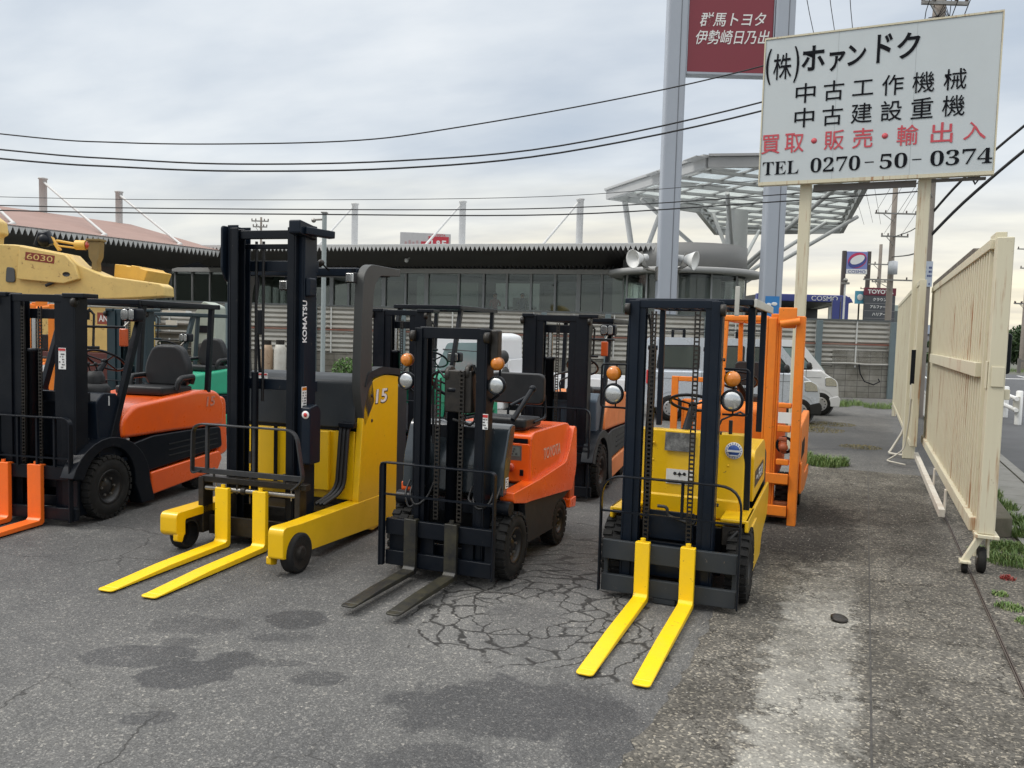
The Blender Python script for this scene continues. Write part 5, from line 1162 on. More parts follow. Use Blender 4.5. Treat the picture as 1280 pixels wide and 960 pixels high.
def gate():
    CR=MATS['cream gate paint']
    t=thing('gate','rust streaked cream sliding gate of vertical ribbed sheet rolling on a black castor','gate',(.90,7.49,0),0)
    def ribs(y0,y1,x,z0,z1,p=.165):
        b=MB(); pr=[];y=y0
        while y<y1: pr+=[(x,y),(x,y+p*.5),(x-.045,y+p*.54),(x-.045,y+p*.96)]; y+=p
        n=len(pr); b.add([(a,c,z0) for a,c in pr]+[(a,c,z1) for a,c in pr],[(i,i+1,n+i+1,n+i) for i in range(n-1)])
        o=b.build('ribbed_sheet',CR,t); o.modifiers.new('s','SOLIDIFY').thickness=.002; return o
    ribs(.0,6.3,.03,.43,2.62)
    MB().box(.0,.12,-.14,-.002,.33,2.70).build('end_post',CR,t,bevel=.008)
    MB().box(-.03,.075,.0,6.35,2.621,2.70).build('top_rail',CR,t,bevel=.005)
    MB().box(-.055,.028,.22,5.5,1.58,1.70).build('middle_rail',CR,t,bevel=.005)
    MB().box(-.05,.029,-.0,6.35,.32,.43).build('bottom_beam',CR,t,bevel=.006)
    MB().box(-.13,-.07,1.75,6.4,.07,.15).box(-.07,-.051,1.9,1.98,.08,.33).box(-.07,-.051,3.4,3.48,.08,.33).build('lower_rail',paint('whitish rail',(.62,.58,.50),.6,dirt=.4,dcol=(.3,.2,.12)),t,bevel=.005)
    MB().prism([(1.0,2.701),(1.0,2.73),(1.3,2.765),(6.3,2.775),(6.3,2.701)],-.02,.10,'x').build('top_cover',paint('weathered dark cover',(.09,.075,.06),.8,dirt=.6,dcol=(.25,.22,.17)),t,bevel=.01)
    MB().box(.01,.09,.03,.35,2.701,2.76).build('stop_block',CR,t,bevel=.004)
    MB().box(-.012,-.002,-.12,-.03,1.50,1.72).box(.121,.16,-.12,-.04,1.42,1.50).box(.02,.11,-.152,-.141,1.52,1.68).build('latch',CR,t,bevel=.004)
    MB().box(-.02,.15,-.17,.05,.30,.328).bar((.02,-.12,.30),(-.10,-.16,.07),.03,.05).box(-.12,-.04,-.22,-.10,.09,.11).bar((.0,.0,.30),(.0,-.05,.12),.02,.06).bar((.09,.0,.30),(.09,-.05,.12),.02,.06).build('castor_bracket',CR,t,bevel=.004)
    w=MB().lathe([(-.03,.001),(-.03,.09),(-.022,.105),(.022,.105),(.03,.09),(.03,.001)],(.045,-.06,.105),'x',28).build('castor_wheel',RUB,t); MB().lathe([(-.034,.001),(-.034,.04),(.034,.04),(.034,.001)],(.045,-.06,.105),'x',16).build('hub',STEEL,w)
    w=MB().lathe([(-.02,.001),(-.02,.05),(.02,.05),(.02,.001)],(-.08,-.16,.055),'x',20).build('guide_wheel',RUB,t)
    # far leaf
    t2=thing('gate','second cream ribbed gate leaf behind the sign post, partly hidden','gate',(.72,7.49,0),0)
    b=MB(); pr=[];y=5.95;p=.125
    while y<14.7: pr+=[(0,y),(0,y+p*.5),(-.03,y+p*.56),(-.03,y+p*.94)]; y+=p
    n=len(pr); b.add([(a,c,.36) for a,c in pr]+[(a,c,2.72) for a,c in pr],[(i,i+1,n+i+1,n+i) for i in range(n-1)]); b.build('ribbed_sheet',CR,t2).modifiers.new('s','SOLIDIFY').thickness=.002
    MB().box(-.04,.05,5.9,14.8,2.72,2.79).box(-.04,.05,5.85,5.94,.3,2.79).box(-.04,.05,14.71,14.80,.0,2.79).box(-.04,.05,5.95,14.7,.28,.355).build('gate_frame',CR,t2,bevel=.005)
    MB().box(-.06,-.031,5.9,6.5,1.0,1.75).build('lock_box',CR,t2,bevel=.005)
    MB().tube(arc([(-.05,6.0,1.6),(-.06,6.1,.7),(-.10,6.2,.2),(-.3,6.1,.05),(-.35,5.9,.05),(-.1,5.6,.05)],.1),.012,6).tube(arc([(-.05,7.2,1.0),(-.08,7.2,.4),(-.25,7.1,.08),(-.3,6.8,.05),(-.1,6.7,.05)],.1),.02,6).build('cable',paint('pale cable',(.5,.47,.4),.6),t2)
    MB().box(-.10,-.045,5.66,5.70,1.25,1.75).box(-.12,-.10,5.3,5.34,1.25,1.75).build('dark_slot',BLK,t2)
    o=thing('wall_box','black rounded box fixed on the road side of the cream gate','box',(1.085,8.0,1.78),0)
    MB().prism(rpoly([(-.05,-.175),(.05,-.175),(.05,.175),(-.05,.175)],.03,5),-.04,.06,'y').build('casing',BLK,o,bevel=.012)
    MB().box(-.10,-.051,.0,.04,-.02,.02).build('arm',BLK,o)
gate()
# ================================================================ street poles and wires
CPO=paint('weathered concrete pole',(.20,.175,.15),.85,dirt=.4,dcol=(.12,.10,.09),scale=2.,bump=.3)
def wire(pts,r,label,name='power_line',g='overhead wires'):
    # smooth sag through the points
    P=[Vector(p) for p in pts]; out=[]
    for i in range(len(P)-1):
        p0=P[max(i-1,0)];p1=P[i];p2=P[i+1];p3=P[min(i+2,len(P)-1)]
        for k in range(6):
            s=k/6; out.append(.5*((2*p1)+(-p0+p2)*s+(2*p0-5*p1+4*p2-p3)*s*s+(-p0+3*p1-3*p2+p3)*s**3))
    out.append(P[-1]); o=MB().tube(out,r,6).build(name,paint('wire black',(.012,.012,.014),.6,dirt=.1),None)
    return tag(o,label,'wire',g)
def VW(l,d=20.): return [V(x,d,z) for x,z in l]
wire(VW([(-22,7.2),(-12.75,6.35),(-9.8,6.22),(-6.85,6.27),(-3.9,6.44),(-1.75,6.77),(1.96,7.51),(5.45,8.36),(9.9,9.7)]),.017,'highest of the black wires sagging across the sky behind the red sign')
wire(VW([(-22,6.7),(-12.76,5.97),(-9.8,5.82),(-6.85,5.78),(-2.91,5.97),(1.02,6.44),(5.97,7.64),(10.0,9.03)]),.021,'upper line of the close pair of thick wires in mid sky')
wire(VW([(-22,6.4),(-12.76,5.75),(-9.8,5.63),(-6.85,5.61),(-2.91,5.79),(1.02,6.27),(5.98,7.43),(10.01,8.84)]),.023,'lower line of the close pair of thick wires in mid sky')
wire(VW([(-22,4.9),(-12.77,4.82),(-6.84,4.91),(-.13,5.15),(3.81,5.49),(10.17,6.25)]),.008,'thin faint wire just above the roof masts')
wire(VW([(-22,4.7),(-12.78,4.61),(-4.86,4.73),(1.06,4.93),(6.02,5.36),(10.2,5.81)]),.014,'black wire low over the dealership roof, upper of two')
wire(VW([(-22,4.6),(-12.78,4.49),(-4.86,4.61),(1.07,4.77),(6.19,5.21),(10.21,5.61)]),.017,'black wire low over the dealership roof, lower of two')
# wires running along the street
for i,(x,z,r) in enumerate(((-1.45,9.2,.008),(-1.02,9.3,.008),(-.62,9.2,.008))):
    wire([(x,-8,z+.3),(x,8,z-.1),(x,22,z-.3),(x+1,48,z-1.0)],r,'thin street wire passing overhead behind the white billboard, %s'%('nearest the red sign','middle of three','third from the red sign')[i],g='street wires')
def pole_mesh(t,h,r0,r1): return MB().lathe([(0,r0),(h,r1),(h,.001)],(0,0,0),'z',20).build('pole',CPO,t)
def insul(b,x,y,z): b.lathe([(0,.02),(.02,.05),(.06,.03),(.09,.05),(.14,.02),(.14,.001)],(x,y,z),'z',10)
def utility(name,label,loc,h,arms,r=.17,tr=None,rz=0,group=None):
    t=thing(name,label,'utility pole',loc,rz,group); pole_mesh(t,h,r,r*.7)
    for z,w in arms:
        a=MB().box(-w,w,-.28,-.20,z-.04,z+.04).bar((-w*.6,-.24,z-.04),(0,-.2,z-.5),.03,.03).build('cross_arm',STEEL,t)
        b=MB()
        for k in (-.95,-.5,.5,.95): insul(b,k*w,-.24,z+.04)
        b.build('insulator',paint('brown porcelain',(.10,.07,.06),.35),a)
    if tr: MB().lathe([(tr,.001),(tr,.24),(tr+.7,.24),(tr+.75,.001)],(-.1,-.45,0),'z',18).build('transformer',MET,t)
    return t
U1=utility('utility_pole','thick brown concrete pole close behind the right billboard post',V(10.12,20,0),12.6,[(10.0,.55),(5.9,.35)],.19,rz=YAW)
b=MB()
for k in range(9): b.tube([(-.3,-.1,9.3+.05*k),(-.15,-.25,9.45+.03*k),(0,-.25,9.2+.1*k),(.2,-.3,9.4)],.012,5)
b.box(-.2,.2,-.35,-.2,9.2,9.5).build('cable_clamps',BLK,U1)
MB().lathe([(3.2,.186),(4.1,.18)],(0,0,0),'z',20).build('wrap_notice',paint('pale notice',(.45,.48,.52),.6),U1) if False else None
o=sticker(U1,'number_plate',-.0,-.192,3.55,.26,.62,paint('pale notice',(.45,.50,.58),.6)); blocks_print(o,facing(0,-.196,3.5),.26,.5,paint('notice navy',(.04,.06,.18),.6),5,2)
wire([V(10.2,20,5.0),V(10.6,19,5.9),V(11.7,17.5,7.3),V(14,14.5,9.8)],.030,'thick black cable climbing to the right behind the billboard',g='service cables')
wire([V(10.15,20,4.4),V(10.7,19,5.4),V(11.9,17.5,6.9),V(14.4,14.5,9.5)],.036,'thick black cable climbing to the right, lower of the two',g='service cables')
wire([V(21,45,7.7),V(16,32,6.6),V(10.2,20.1,6.6)],.022,'cable from the far pole to the near concrete pole',g='service cables')
wire([V(21,45,6.6),V(16,32,5.5),V(10.2,20.1,5.4)],.030,'lower cable from the far pole to the near concrete pole',g='service cables')
o=MB().tube([(0,0,0),(.08,0,-.18),(.16,0,-.05),(.10,0,.12)],.03,6).ball((.0,0,.0),.09).ball((.12,0,.05),.08).box(-.12,.1,-.05,.05,.12,.25).build('cable_joint',BLK); o.location=V(10.55,18.9,5.75); tag(o,'black cable joint cluster hanging just right of the billboard corner','cable joint')
U2=utility('utility_pole','slim concrete pole with two cross arms and a grey transformer in the distance',V(20.95,45,0),10.6,[(8.95,1.15),(7.7,.75),(5.3,1.6)],.19,tr=5.6,rz=YAW)
utility('utility_pole','thin distant pole just left of the pole with the transformer',V(25.3,56,0),8.6,[(7.2,.9),(6.0,.6)],.15,rz=YAW)
utility('utility_pole','very distant small pole beside the red headed price board',V(36,82,0),8.3,[(7.2,.9),(6.2,.8)],.15,rz=YAW)
utility('utility_pole','pole with transformer at the right edge beyond the road',V(38.3,60,0),9.3,[(9.0,1.2),(7.6,.9),(5.0,1.2)],.2,tr=5.8,rz=YAW)
utility('utility_pole','dark thin pole at the right edge standing in the hedge',V(37.2,58.6,0),6.5,[(4.9,.9)],.16,rz=YAW)
for i,(dx,z) in enumerate(((-1.0,9.05),(-.4,9.05),(.5,9.05),(1.0,9.05),(-.5,7.85),(.5,7.85))):
    wire([V(20.95+dx,45,z),V(14.5+dx*.6,28,z+.4),V(10.1+dx*.3,20,9.9+.1*i-(2.2 if i>3 else 0)),V(8+dx*.3,12,11.2)],.010,'street wire fanning from the far pole past the near concrete pole',g='street wires on the far pole')
# lamp pole left of centre
t=thing('lamp_post','thin grey pole rising behind the reach truck cab bar','pole',V(-5.70,24,0),YAW)
MB().tube([(0,0,0),(0,0,5.22)],.07,12).build('pole',paint('pale green grey pole',(.30,.34,.34),.5,dirt=.2),t); MB().tube([(-.3,0,5.0),(0,0,5.02)],.03,8).ball((-.32,0,4.98),.07).box(-.09,.09,-.09,.09,5.2,5.23).build('small_arm',STEEL,t)
# roof-top sign box far behind
t=thing('box_sign','pale rooftop sign box with small red panel reading L&F','sign',V(-6.75,60,0),YAW+R(8))
MB().box(-1.85,1.9,0,3,6.5,9.0).build('box',paint('pale sign box',(.48,.47,.47),.6,dirt=.2),t,bevel=.05)
o=MB().box(.25,1.75,-.05,-.005,7.9,8.75).box(-.3,.25,-.05,-.005,8.1,8.35).build('red_panel',paint('sign red',(.50,.03,.05),.5),t); lettering('lettering','L&F',1.1,.55,facing(1.0,-.055,8.2),WHT,o,offset=.03,depth=.01)
lettering('lettering','TOYOTA',1.0,.15,facing(1.0,-.006,8.86),paint('sign red',None),o,offset=.02,depth=.01)
b=MB(); 
for k in range(4): b.box(-1.5+.28*k,-1.35+.28*k,-.03,-.005,7.6,8.3+.1*(k%2))
b.build('faint_print',paint('faint red print',(.45,.30,.30),.6),t)
for dx,s in ((-24.8,55),):
    q=utility('utility_pole','tiny distant mast behind the left end of the roof',V(-18.0,57,0),9.4,[(9.1,.6),(8.7,.5)],.1,rz=YAW)
# ================================================================ petrol station
BLU=paint('station blue',(.055,.07,.26),.4,dirt=.1)
def station():
    t=thing('petrol_station_canopy','blue edged petrol station canopy with dark underside and row of small lights','canopy',V(22,58,0),YAW)
    f=MB().prism([(-4.5,4.62),(-4.5,5.12),(1.9,5.12),(2.3,4.9),(2.45,4.62)],0,.5,'y').build('fascia',BLU,t,bevel=.04)
    MB().prism([(-4.5,.51),(2.4,.51),(5.2,14),(-4.5,14)],4.75,5.05,'z').build('roof',BLK,t)
    MB().prism([(-4.5,.51),(2.42,.51),(5.3,14),(-4.5,14)],4.60,4.74,'z').build('underside',paint('dark canopy soffit',(.05,.05,.05),.5),t)
    b=MB()
    for k in range(5): b.box(1.3+k*.6,1.8+k*.6,1.5+k*2.4,2.1+k*2.4,4.57,4.598)
    b.build('ceiling_lights',paint('pale lamp',(.8,.8,.75),.4),t)
    MB().box(-4,5,13.5,13.8,0,4.59).build('back_wall',paint('dark canopy soffit',None),t)
    MB().box(1.2,1.4,1.2,1.4,0,4.36).build('column',WHT,t)
    lettering('lettering','COSMO',1.9,.34,facing(.35,-.01,4.87),WHT,f,offset=.0,depth=.02)
station()
t=thing('station_pylon','petrol station sign of two dark posts holding an oval emblem panel','sign',V(25.45,60,0),YAW)
for x in (-.98,.86): MB().box(x-.13,x+.13,0,.25,0,8.55).build('post',paint('brown post',(.075,.06,.055),.5),t,bevel=.02)
p=MB().box(-.83,.71,-.03,.2,6.85,8.5).build('panel',paint('station panel',(.20,.24,.50),.4,dirt=.1),t,bevel=.02)
MB().box(-.83,.71,-.04,-.031,6.85,7.2).build('white_band',WHT,p)
lettering('lettering','COSMO',1.3,.22,facing(-.06,-.042,7.02),BLU,p,offset=.0,depth=.01)
m=Matrix.Rotation(R(30),4,'Y')
def ell(name,a,c,col,y,x0=-.06,z0=7.82,w=1.0,tl=-25):
    b=MB(); q=[(a*math.cos(2*PI*k/36),c*math.sin(2*PI*k/36)) for k in range(36)]; ca,sa=math.cos(R(-tl)),math.sin(R(-tl)); q=[(x0+ca*u-sa*v,z0+sa*u+ca*v) for u,v in q]
    return b.prism(q,y,y-.008,'y').build(name,col,p)
ell('emblem_ring',.72,.55,paint('emblem red',(.55,.03,.10),.4),-.033,z0=7.85); ell('emblem_blue',.70,.42,BLU,-.045,z0=7.78); ell('emblem_white',.56,.30,WHT,-.058,z0=7.90)
t=thing('price_board','red headed dark board with rows of white katakana car names','sign',V(22.7,50,0),YAW)
p=MB().box(-.92,.97,0,.2,2.4,4.72).build('board',paint('dark board',(.07,.075,.085),.5),t,bevel=.01); h=MB().box(-.94,.99,-.02,.22,4.73,5.2).build('header',paint('header red',(.16,.02,.04),.5),t,bevel=.01)
lettering('lettering','TOYOTA',1.6,.26,facing(.02,-.022,4.96),WHT,h,offset=.03,depth=.01)
for i,s in enumerate(('クラウン','アルファード','ハリアー','プリウス')): lettering('lettering',s,(.85,1.15,.85,.8)[i],.20,facing(0,-.004,4.48-.46*i),WHT,p,offset=.02,depth=.01)
MB().box(-.92,.97,-.006,-.001,4.22,4.24).box(-.92,.97,-.006,-.001,3.76,3.78).box(-.92,.97,-.006,-.001,3.30,3.32).build('row_line',paint('grey row line',(.3,.3,.3),.5),p)
for x in (-.7,.7): MB().box(x-.06,x+.06,.21,.3,0,4.9).build('post',BLK,t)
t=thing('notice_board','pale blue square notice beside the red headed board','sign',V(21.6,50.3,0),YAW); MB().box(-.30,.32,0,.08,4.2,5.0).build('panel',paint('pale blue panel',(.10,.36,.50),.5),t); MB().box(-.04,.04,.09,.15,0,4.6).build('post',BLK,t); MB().ball((0,-.02,4.6),.2,1,.1,1).build('white_mark',WHT,t)
t=thing('banner','royal blue banners with white marks beside the station posts','banner',V(21.0,50.6,0),YAW)
for x in (-.75,-.2): MB().box(x-.24,x+.24,0,.03,2.6,4.4+(.2 if x>-.5 else 0)).build('cloth',BLU,t); MB().tube([(x-.26,0,0),(x-.26,0,4.6)],.025,6).build('pole',STEEL,t)
t=thing('glass_hut','small pale glazed booth right of the red headed board','booth',V(26.2,55,0),YAW); MB().box(-.5,.5,0,1,0,4.4).build('hut',paint('pale green hut',(.36,.42,.38),.5),t,bevel=.03); MB().box(-.4,.4,-.02,-.001,2.0,4.0).build('window',CGL,t)
t=thing('street_lamp','thin white lamp post standing before the petrol station canopy','street lamp',V(16.4,40,0),YAW); MB().tube([(0,0,0),(0,0,4.65)],.05,8).build('pole',WHT,t); MB().box(-.18,.18,-.1,.1,4.66,4.76).ball((0,0,4.85),.12).build('lamp_head',STEEL,t)
# small things along the fence
def gas(label,x,d,c,h=1.25):
    t=thing('gas_cylinder',label,'gas cylinder',V(x,d,0),YAW,None)
    MB().lathe([(0,.001),(0,.17),(.05,.185),(h-.25,.185),(h-.08,.14),(h-.02,.06),(h,.001)],(0,0,0),'z',24).build('tank',c,t)
    MB().lathe([(h-.10,.13),(h+.07,.13)],(0,0,0),'z',20).tube([(0,0,h-.04),(0,0,h+.06)],.03,8).build('valve_guard',GREASE,t)
GW=paint('dirty white cylinder',(.50,.49,.45),.6,dirt=.5,dcol=(.3,.26,.2)); GT=paint('tan rusty cylinder',(.38,.27,.18),.6,dirt=.5,rust=.5)
gas('tan rusty gas cylinder left of the two white ones',-7.68,25.0,GT,1.3); gas('dirty white gas cylinder in the middle of the three',-7.24,24.9,GW,1.32); gas('dirty white gas cylinder at the right end of the three',-6.85,25.1,GW,1.25)
t=thing('planter_pot','dark round pot standing before the block wall near the green bush','pot',V(-5.9,24.6,0),YAW); MB().lathe([(0,.14),(.32,.2),(.34,.23),(.34,.17),(.1,.12)],(0,0,0),'z',20).build('pot',GREASE,t)
def shelf():
    t=thing('pallet_stack','stack of grey pallets and boards with pale labels behind the green forklift','pallet stack',V(-7.6,17,0),YAW)
    rg=random.Random(5)
    for k in range(9):
        z=.35+k*.18
        MB().box(-1,1+rg.uniform(-.1,.1),0,1.,z,z+.03).box(-1,1,.05,.15,z-.10,z-.001).box(-1,1,.45,.55,z-.10,z-.001).box(-1,1,.85,.95,z-.10,z-.001).build('pallet',paint('grey pallet board',(.16,.155,.145),.8,dirt=.4),t)
    MB().box(-1.02,1.02,.1,.9,0,.24).build('base',BLK,t)
    for x,z in ((-.55,1.38),(.0,1.40),(.35,1.84)): MB().box(x-.12,x+.12,-.02,-.001,z-.05,z+.05).build('paper_label',WHT,t)
    MB().box(.15,.65,.0,.3,2.03,2.10).build('white_sheet',WHT,t)
    t2=thing('machine_tool','pale green grey machine standing beside the pallet stack','machine',V(-6.35,16.4,0),YAW)
    MB().prism(rpoly([(-.25,0),(-.25,1.95),(.0,2.3),(.25,2.2),(.25,0)],.05),0,.6,'y').build('column',paint('pale green enamel',(.38,.42,.36),.5,dirt=.4),t2,bevel=.02)
    MB().box(-.15,.12,-.02,-.001,1.65,1.8).build('screen',BLK,t2); MB().ball((0,-.1,1.3),.14).box(-.2,.2,-.15,-.001,1.05,1.15).build('motor',GREASE,t2)
shelf()
# guard rail on the road side
t=thing('guard_rail','white pipe guard rail with stout posts along the road at right','guard rail',(3.36,22.0,0),0)
for k in range(9): MB().lathe([(0,.075),(.78,.075),(.80,.05),(.80,.001)],(0,k*2.0,0),'z',14).build('post',WHT,t)
MB().tube([(-.10,-.35,.62),(-.10,16.4,.62)],.05,10).tube([(-.10,-.35,.36),(-.10,16.4,.36)],.05,10).build('rail',WHT,t)
MB().box(-.11,.0,-.1,.1,.30,.66).build('end_bracket',paint('dirty white bracket',(.5,.48,.42),.6,dirt=.4),t)
b=thing('railing','low dark railing in front of the hedge across the road','railing',V(34.5,54.5,0),YAW)
for k in range(14): MB().box(k*.6-.1,k*.6+.1,0,.1,0,1.0).build('post',paint('weathered grey stub',(.16,.15,.14),.8),b)
MB().box(0,8,.02,.08,.78,.88).build('rail',paint('weathered grey stub',None),b)
for i,(x,w,h,c) in enumerate(((30.5,2.2,3.3,(.25,.27,.30)),(33.5,2.6,2.9,(.32,.32,.33)))):
    t=thing('house',('small grey house far down the street','small pale house far down the street, right of the grey one')[i],'house',V(x*1.4,90,0),YAW)
    MB().box(0,w*1.4,0,5,0,h).build('wall',paint('far wall %d'%i,c,.8),t); MB().prism([(-.2,h),(w*.7,h+1.1),(w*1.4+.2,h)],-.2,5.2,'y').build('roof',paint('far roof',(.10,.12,.16),.7),t)
    MB().box(.5,1.2,-.03,-.001,1,2).box(1.8,2.5,-.03,-.001,1,2).each('window',CGL,t)
# ================================================================ ground
def ell_field(t,pos,cx,cy,rx,ry,ang,warp,soft=.35):
    """1 inside a noisy ellipse lying on the ground, 0 outside"""
    sx=t.nodes.new('ShaderNodeSeparateXYZ'); L(t,pos,sx.inputs[0])
    dx=M_(t,'SUBTRACT',sx.outputs[0],cx); dy=M_(t,'SUBTRACT',sx.outputs[1],cy); c,s=math.cos(ang),math.sin(ang)
    u=M_(t,'ADD',M_(t,'MULTIPLY',dx,c/rx),M_(t,'MULTIPLY',dy,s/rx)); v=M_(t,'ADD',M_(t,'MULTIPLY',dx,-s/ry),M_(t,'MULTIPLY',dy,c/ry))
    r=M_(t,'SQRT',M_(t,'ADD',M_(t,'MULTIPLY',u,u),M_(t,'MULTIPLY',v,v)))
    r=M_(t,'ADD',r,warp)
    mr=t.nodes.new('ShaderNodeMapRange'); mr.interpolation_type='SMOOTHSTEP'; L(t,r,mr.inputs[0]); mr.inputs[1].default_value=1+soft/2; mr.inputs[2].default_value=1-soft/2; mr.inputs[3].default_value=0; mr.inputs[4].default_value=1
    return mr.outputs[0]
def mx_(t,a,b): return M_(t,'MAXIMUM',a,b)
def asphaltmat():
    m,t,b=nt('worn asphalt'); g=N(t,'ShaderNodeNewGeometry'); P=g.outputs['Position']
    nb=N(t,'ShaderNodeTexNoise',i_Scale=.55,i_Detail=9.,i_Roughness=.62); L(t,P,nb.inputs[0])
    nm=N(t,'ShaderNodeTexNoise',i_Scale=3.2,i_Detail=8.,i_Roughness=.65); L(t,P,nm.inputs[0])
    nf=N(t,'ShaderNodeTexNoise',i_Scale=60.,i_Detail=5.,i_Roughness=.7); L(t,P,nf.inputs[0])
    vo=N(t,'ShaderNodeTexVoronoi',i_Scale=150.); L(t,P,vo.inputs['Vector'])
    vo2=N(t,'ShaderNodeTexVoronoi',i_Scale=70.); L(t,P,vo2.inputs['Vector'])
    base=ramp(t,nb.outputs[0],[(.36,(.098,.097,.096)),(.50,(.125,.123,.119)),(.66,(.160,.156,.149))])
    c=mixc(t,ramp(t,nm.outputs[0],[(.40,.22),(.62,0.)]).outputs[0],base.outputs[0],(.055,.056,.06))
    sc_=N(t,'ShaderNodeSeparateColor'); L(t,vo.outputs['Color'],sc_.inputs[0])
    stone=ramp(t,sc_.outputs[0],[(.0,(.62,.62,.62)),(.45,(.92,.92,.92)),(.85,(1.15,1.15,1.13)),(.96,(2.0,1.96,1.88))]); stone.color_ramp.interpolation='LINEAR'
    c=mixc(t,.85,c,mixc(t,1.,c,stone.outputs[0],'MULTIPLY'))
    sc2=N(t,'ShaderNodeSeparateColor'); L(t,vo2.outputs['Color'],sc2.inputs[0])
    c=mixc(t,1.,c,ramp(t,sc2.outputs[1],[(.0,(.85,.85,.85)),(.6,(1,1,1)),(.93,(1.05,1.05,1.05)),(.97,(1.7,1.66,1.58))]).outputs[0],'MULTIPLY')
    c=mixc(t,1.,c,ramp(t,nf.outputs[0],[(.3,(.85,.85,.85)),(.6,(1.05,1.05,1.05))]).outputs[0],'MULTIPLY')
    # oil and damp stains with their own outlines, plus broad soft darker areas
    wn=N(t,'ShaderNodeTexNoise',i_Scale=4.5,i_Detail=4.,i_Roughness=.55); L(t,P,wn.inputs[0]); warp=M_(t,'MULTIPLY',M_(t,'SUBTRACT',wn.outputs[0],.5),1.1)
    A_=R(24); S=None
    for (cx,cy,rx,ry,k,sf) in ((-3.59, 3.14, 0.332, 0.159, 0.75, 0.2),(-3.19, 3.08, 0.245, 0.183, 0.8, 0.15),(-3.11, 3.32, 0.132, 0.136, 0.75, 0.2),(-2.87, 3.41, 0.176, 0.052, 0.5, 0.4),(-3.69, 3.62, 0.295, 0.156, 0.55, 0.4),(-4.02, 3.58, 0.351, 0.122, 0.4, 0.6),(-3.21, 4.0, 0.188, 0.167, 0.72, 0.15),(-3.07, 3.72, 0.181, 0.073, 0.45, 0.5),(-3.55, 3.38, 0.121, 0.081, 0.55, 0.4),(-2.53, 3.37, 0.16, 0.086, 0.6, 0.35),(-2.98, 2.65, 0.12, 0.076, 0.62, 0.25),(-1.5, 3.52, 0.591, 0.336, 0.7, 0.25),(-1.08, 3.56, 0.209, 0.391, 0.6, 0.4),(-1.62, 2.93, 0.241, 0.141, 0.55, 0.4),(-4.5,3.0,.8,1.0,.42,1.0),(-5.2,4.2,1.6,1.2,.45,1.0),(-3.6,5.0,1.6,.7,.3,1.),(-4.6,7.5,4.,1.5,.35,1.),(-1.86, 4.51, 0.289, 0.457, 0.35, 0.2),(-2.3,6.6,1.3,.9,.4,1.),(-1.0,6.6,.9,1.6,.45,.8),(-6.5,6.,2.,1.3,.35,1.),(-.3,16.5,1.6,3.2,.65,.6)):
        f=M_(t,'MULTIPLY',ell_field(t,P,cx,cy,rx,ry,A_,warp,sf),k); S=f if S is None else mx_(t,S,f)
    c=mixc(t,M_(t,'MULTIPLY',S,.88),c,mixc(t,1.,c,(.27,.28,.32),'MULTIPLY'))
    # cracked patch
    wa=N(t,'ShaderNodeTexNoise',i_Scale=3.,i_Detail=3.); L(t,P,wa.inputs[0]); ad=N(t,'ShaderNodeVectorMath',operation='MULTIPLY_ADD'); L(t,wa.outputs['Color'],ad.inputs[0]); ad.inputs[1].default_value=(.28,.28,0); L(t,P,ad.inputs[2])
    wa2=N(t,'ShaderNodeTexNoise',i_Scale=24.,i_Detail=3.); L(t,P,wa2.inputs[0]); ad2=N(t,'ShaderNodeVectorMath',operation='MULTIPLY_ADD'); L(t,wa2.outputs['Color'],ad2.inputs[0]); ad2.inputs[1].default_value=(.035,.035,0); L(t,ad.outputs[0],ad2.inputs[2])
    sq=t.nodes.new('ShaderNodeSeparateXYZ'); L(t,ad2.outputs[0],sq.inputs[0]); qx=M_(t,'ADD',sq.outputs[0],1.95-.14-.017); qy=M_(t,'ADD',sq.outputs[1],-4.80-.14-.017)
    rr=M_(t,'SQRT',M_(t,'ADD',M_(t,'MULTIPLY',qx,qx),M_(t,'MULTIPLY',M_(t,'MULTIPLY',qy,qy),.62))); th=M_(t,'ARCTAN2',M_(t,'MULTIPLY',qx,-1.),M_(t,'MULTIPLY',qy,-1.))
    cv=t.nodes.new('ShaderNodeCombineXYZ'); L(t,M_(t,'MULTIPLY',th,2.3),cv.inputs[0]); L(t,M_(t,'DIVIDE',rr,.125),cv.inputs[1])
    ve=N(t,'ShaderNodeTexVoronoi',feature='DISTANCE_TO_EDGE',i_Scale=1.,voronoi_dimensions='2D'); L(t,cv.outputs[0],ve.inputs['Vector'])
    wv=N(t,'ShaderNodeTexNoise',i_Scale=2.2,i_Detail=2.); L(t,P,wv.inputs[0])
    crack=ramp(t,M_(t,'MULTIPLY',M_(t,'ADD',ve.outputs[0],.0),M_(t,'MULTIPLY_ADD',wv.outputs[0],-1.6,1.85)),[(.030,1.),(.085,0.)])
    hole=ramp(t,rr,[(.20,.0),(.27,1.)])
    crack=type('o',(),{'outputs':[M_(t,'MULTIPLY',crack.outputs[0],M_(t,'MAXIMUM',hole.outputs[0],.25))]})
    ve2=N(t,'ShaderNodeTexVoronoi',feature='DISTANCE_TO_EDGE',i_Scale=1.1,voronoi_dimensions='2D'); L(t,ad2.outputs[0],ve2.inputs['Vector'])
    c2=ramp(t,ve2.outputs[0],[(.003,1.),(.010,0.)])
    w2=M_(t,'MULTIPLY',warp,1.1)
    reg=mx_(t,ell_field(t,P,-2.0,4.95,.72,1.0,R(10),w2,.12),ell_field(t,P,-1.35,4.55,.40,.55,0,w2,.2)); reg=mx_(t,reg,M_(t,'MULTIPLY',ell_field(t,P,-2.0,6.1,.6,.9,0,w2,.4),.8))
    ck=M_(t,'MULTIPLY',crack.outputs[0],reg); ck=mx_(t,ck,M_(t,'MULTIPLY',c2.outputs[0],.0))
    near=N(t,'ShaderNodeTexNoise',i_Scale=.35,i_Detail=2.); L(t,P,near.inputs[0])
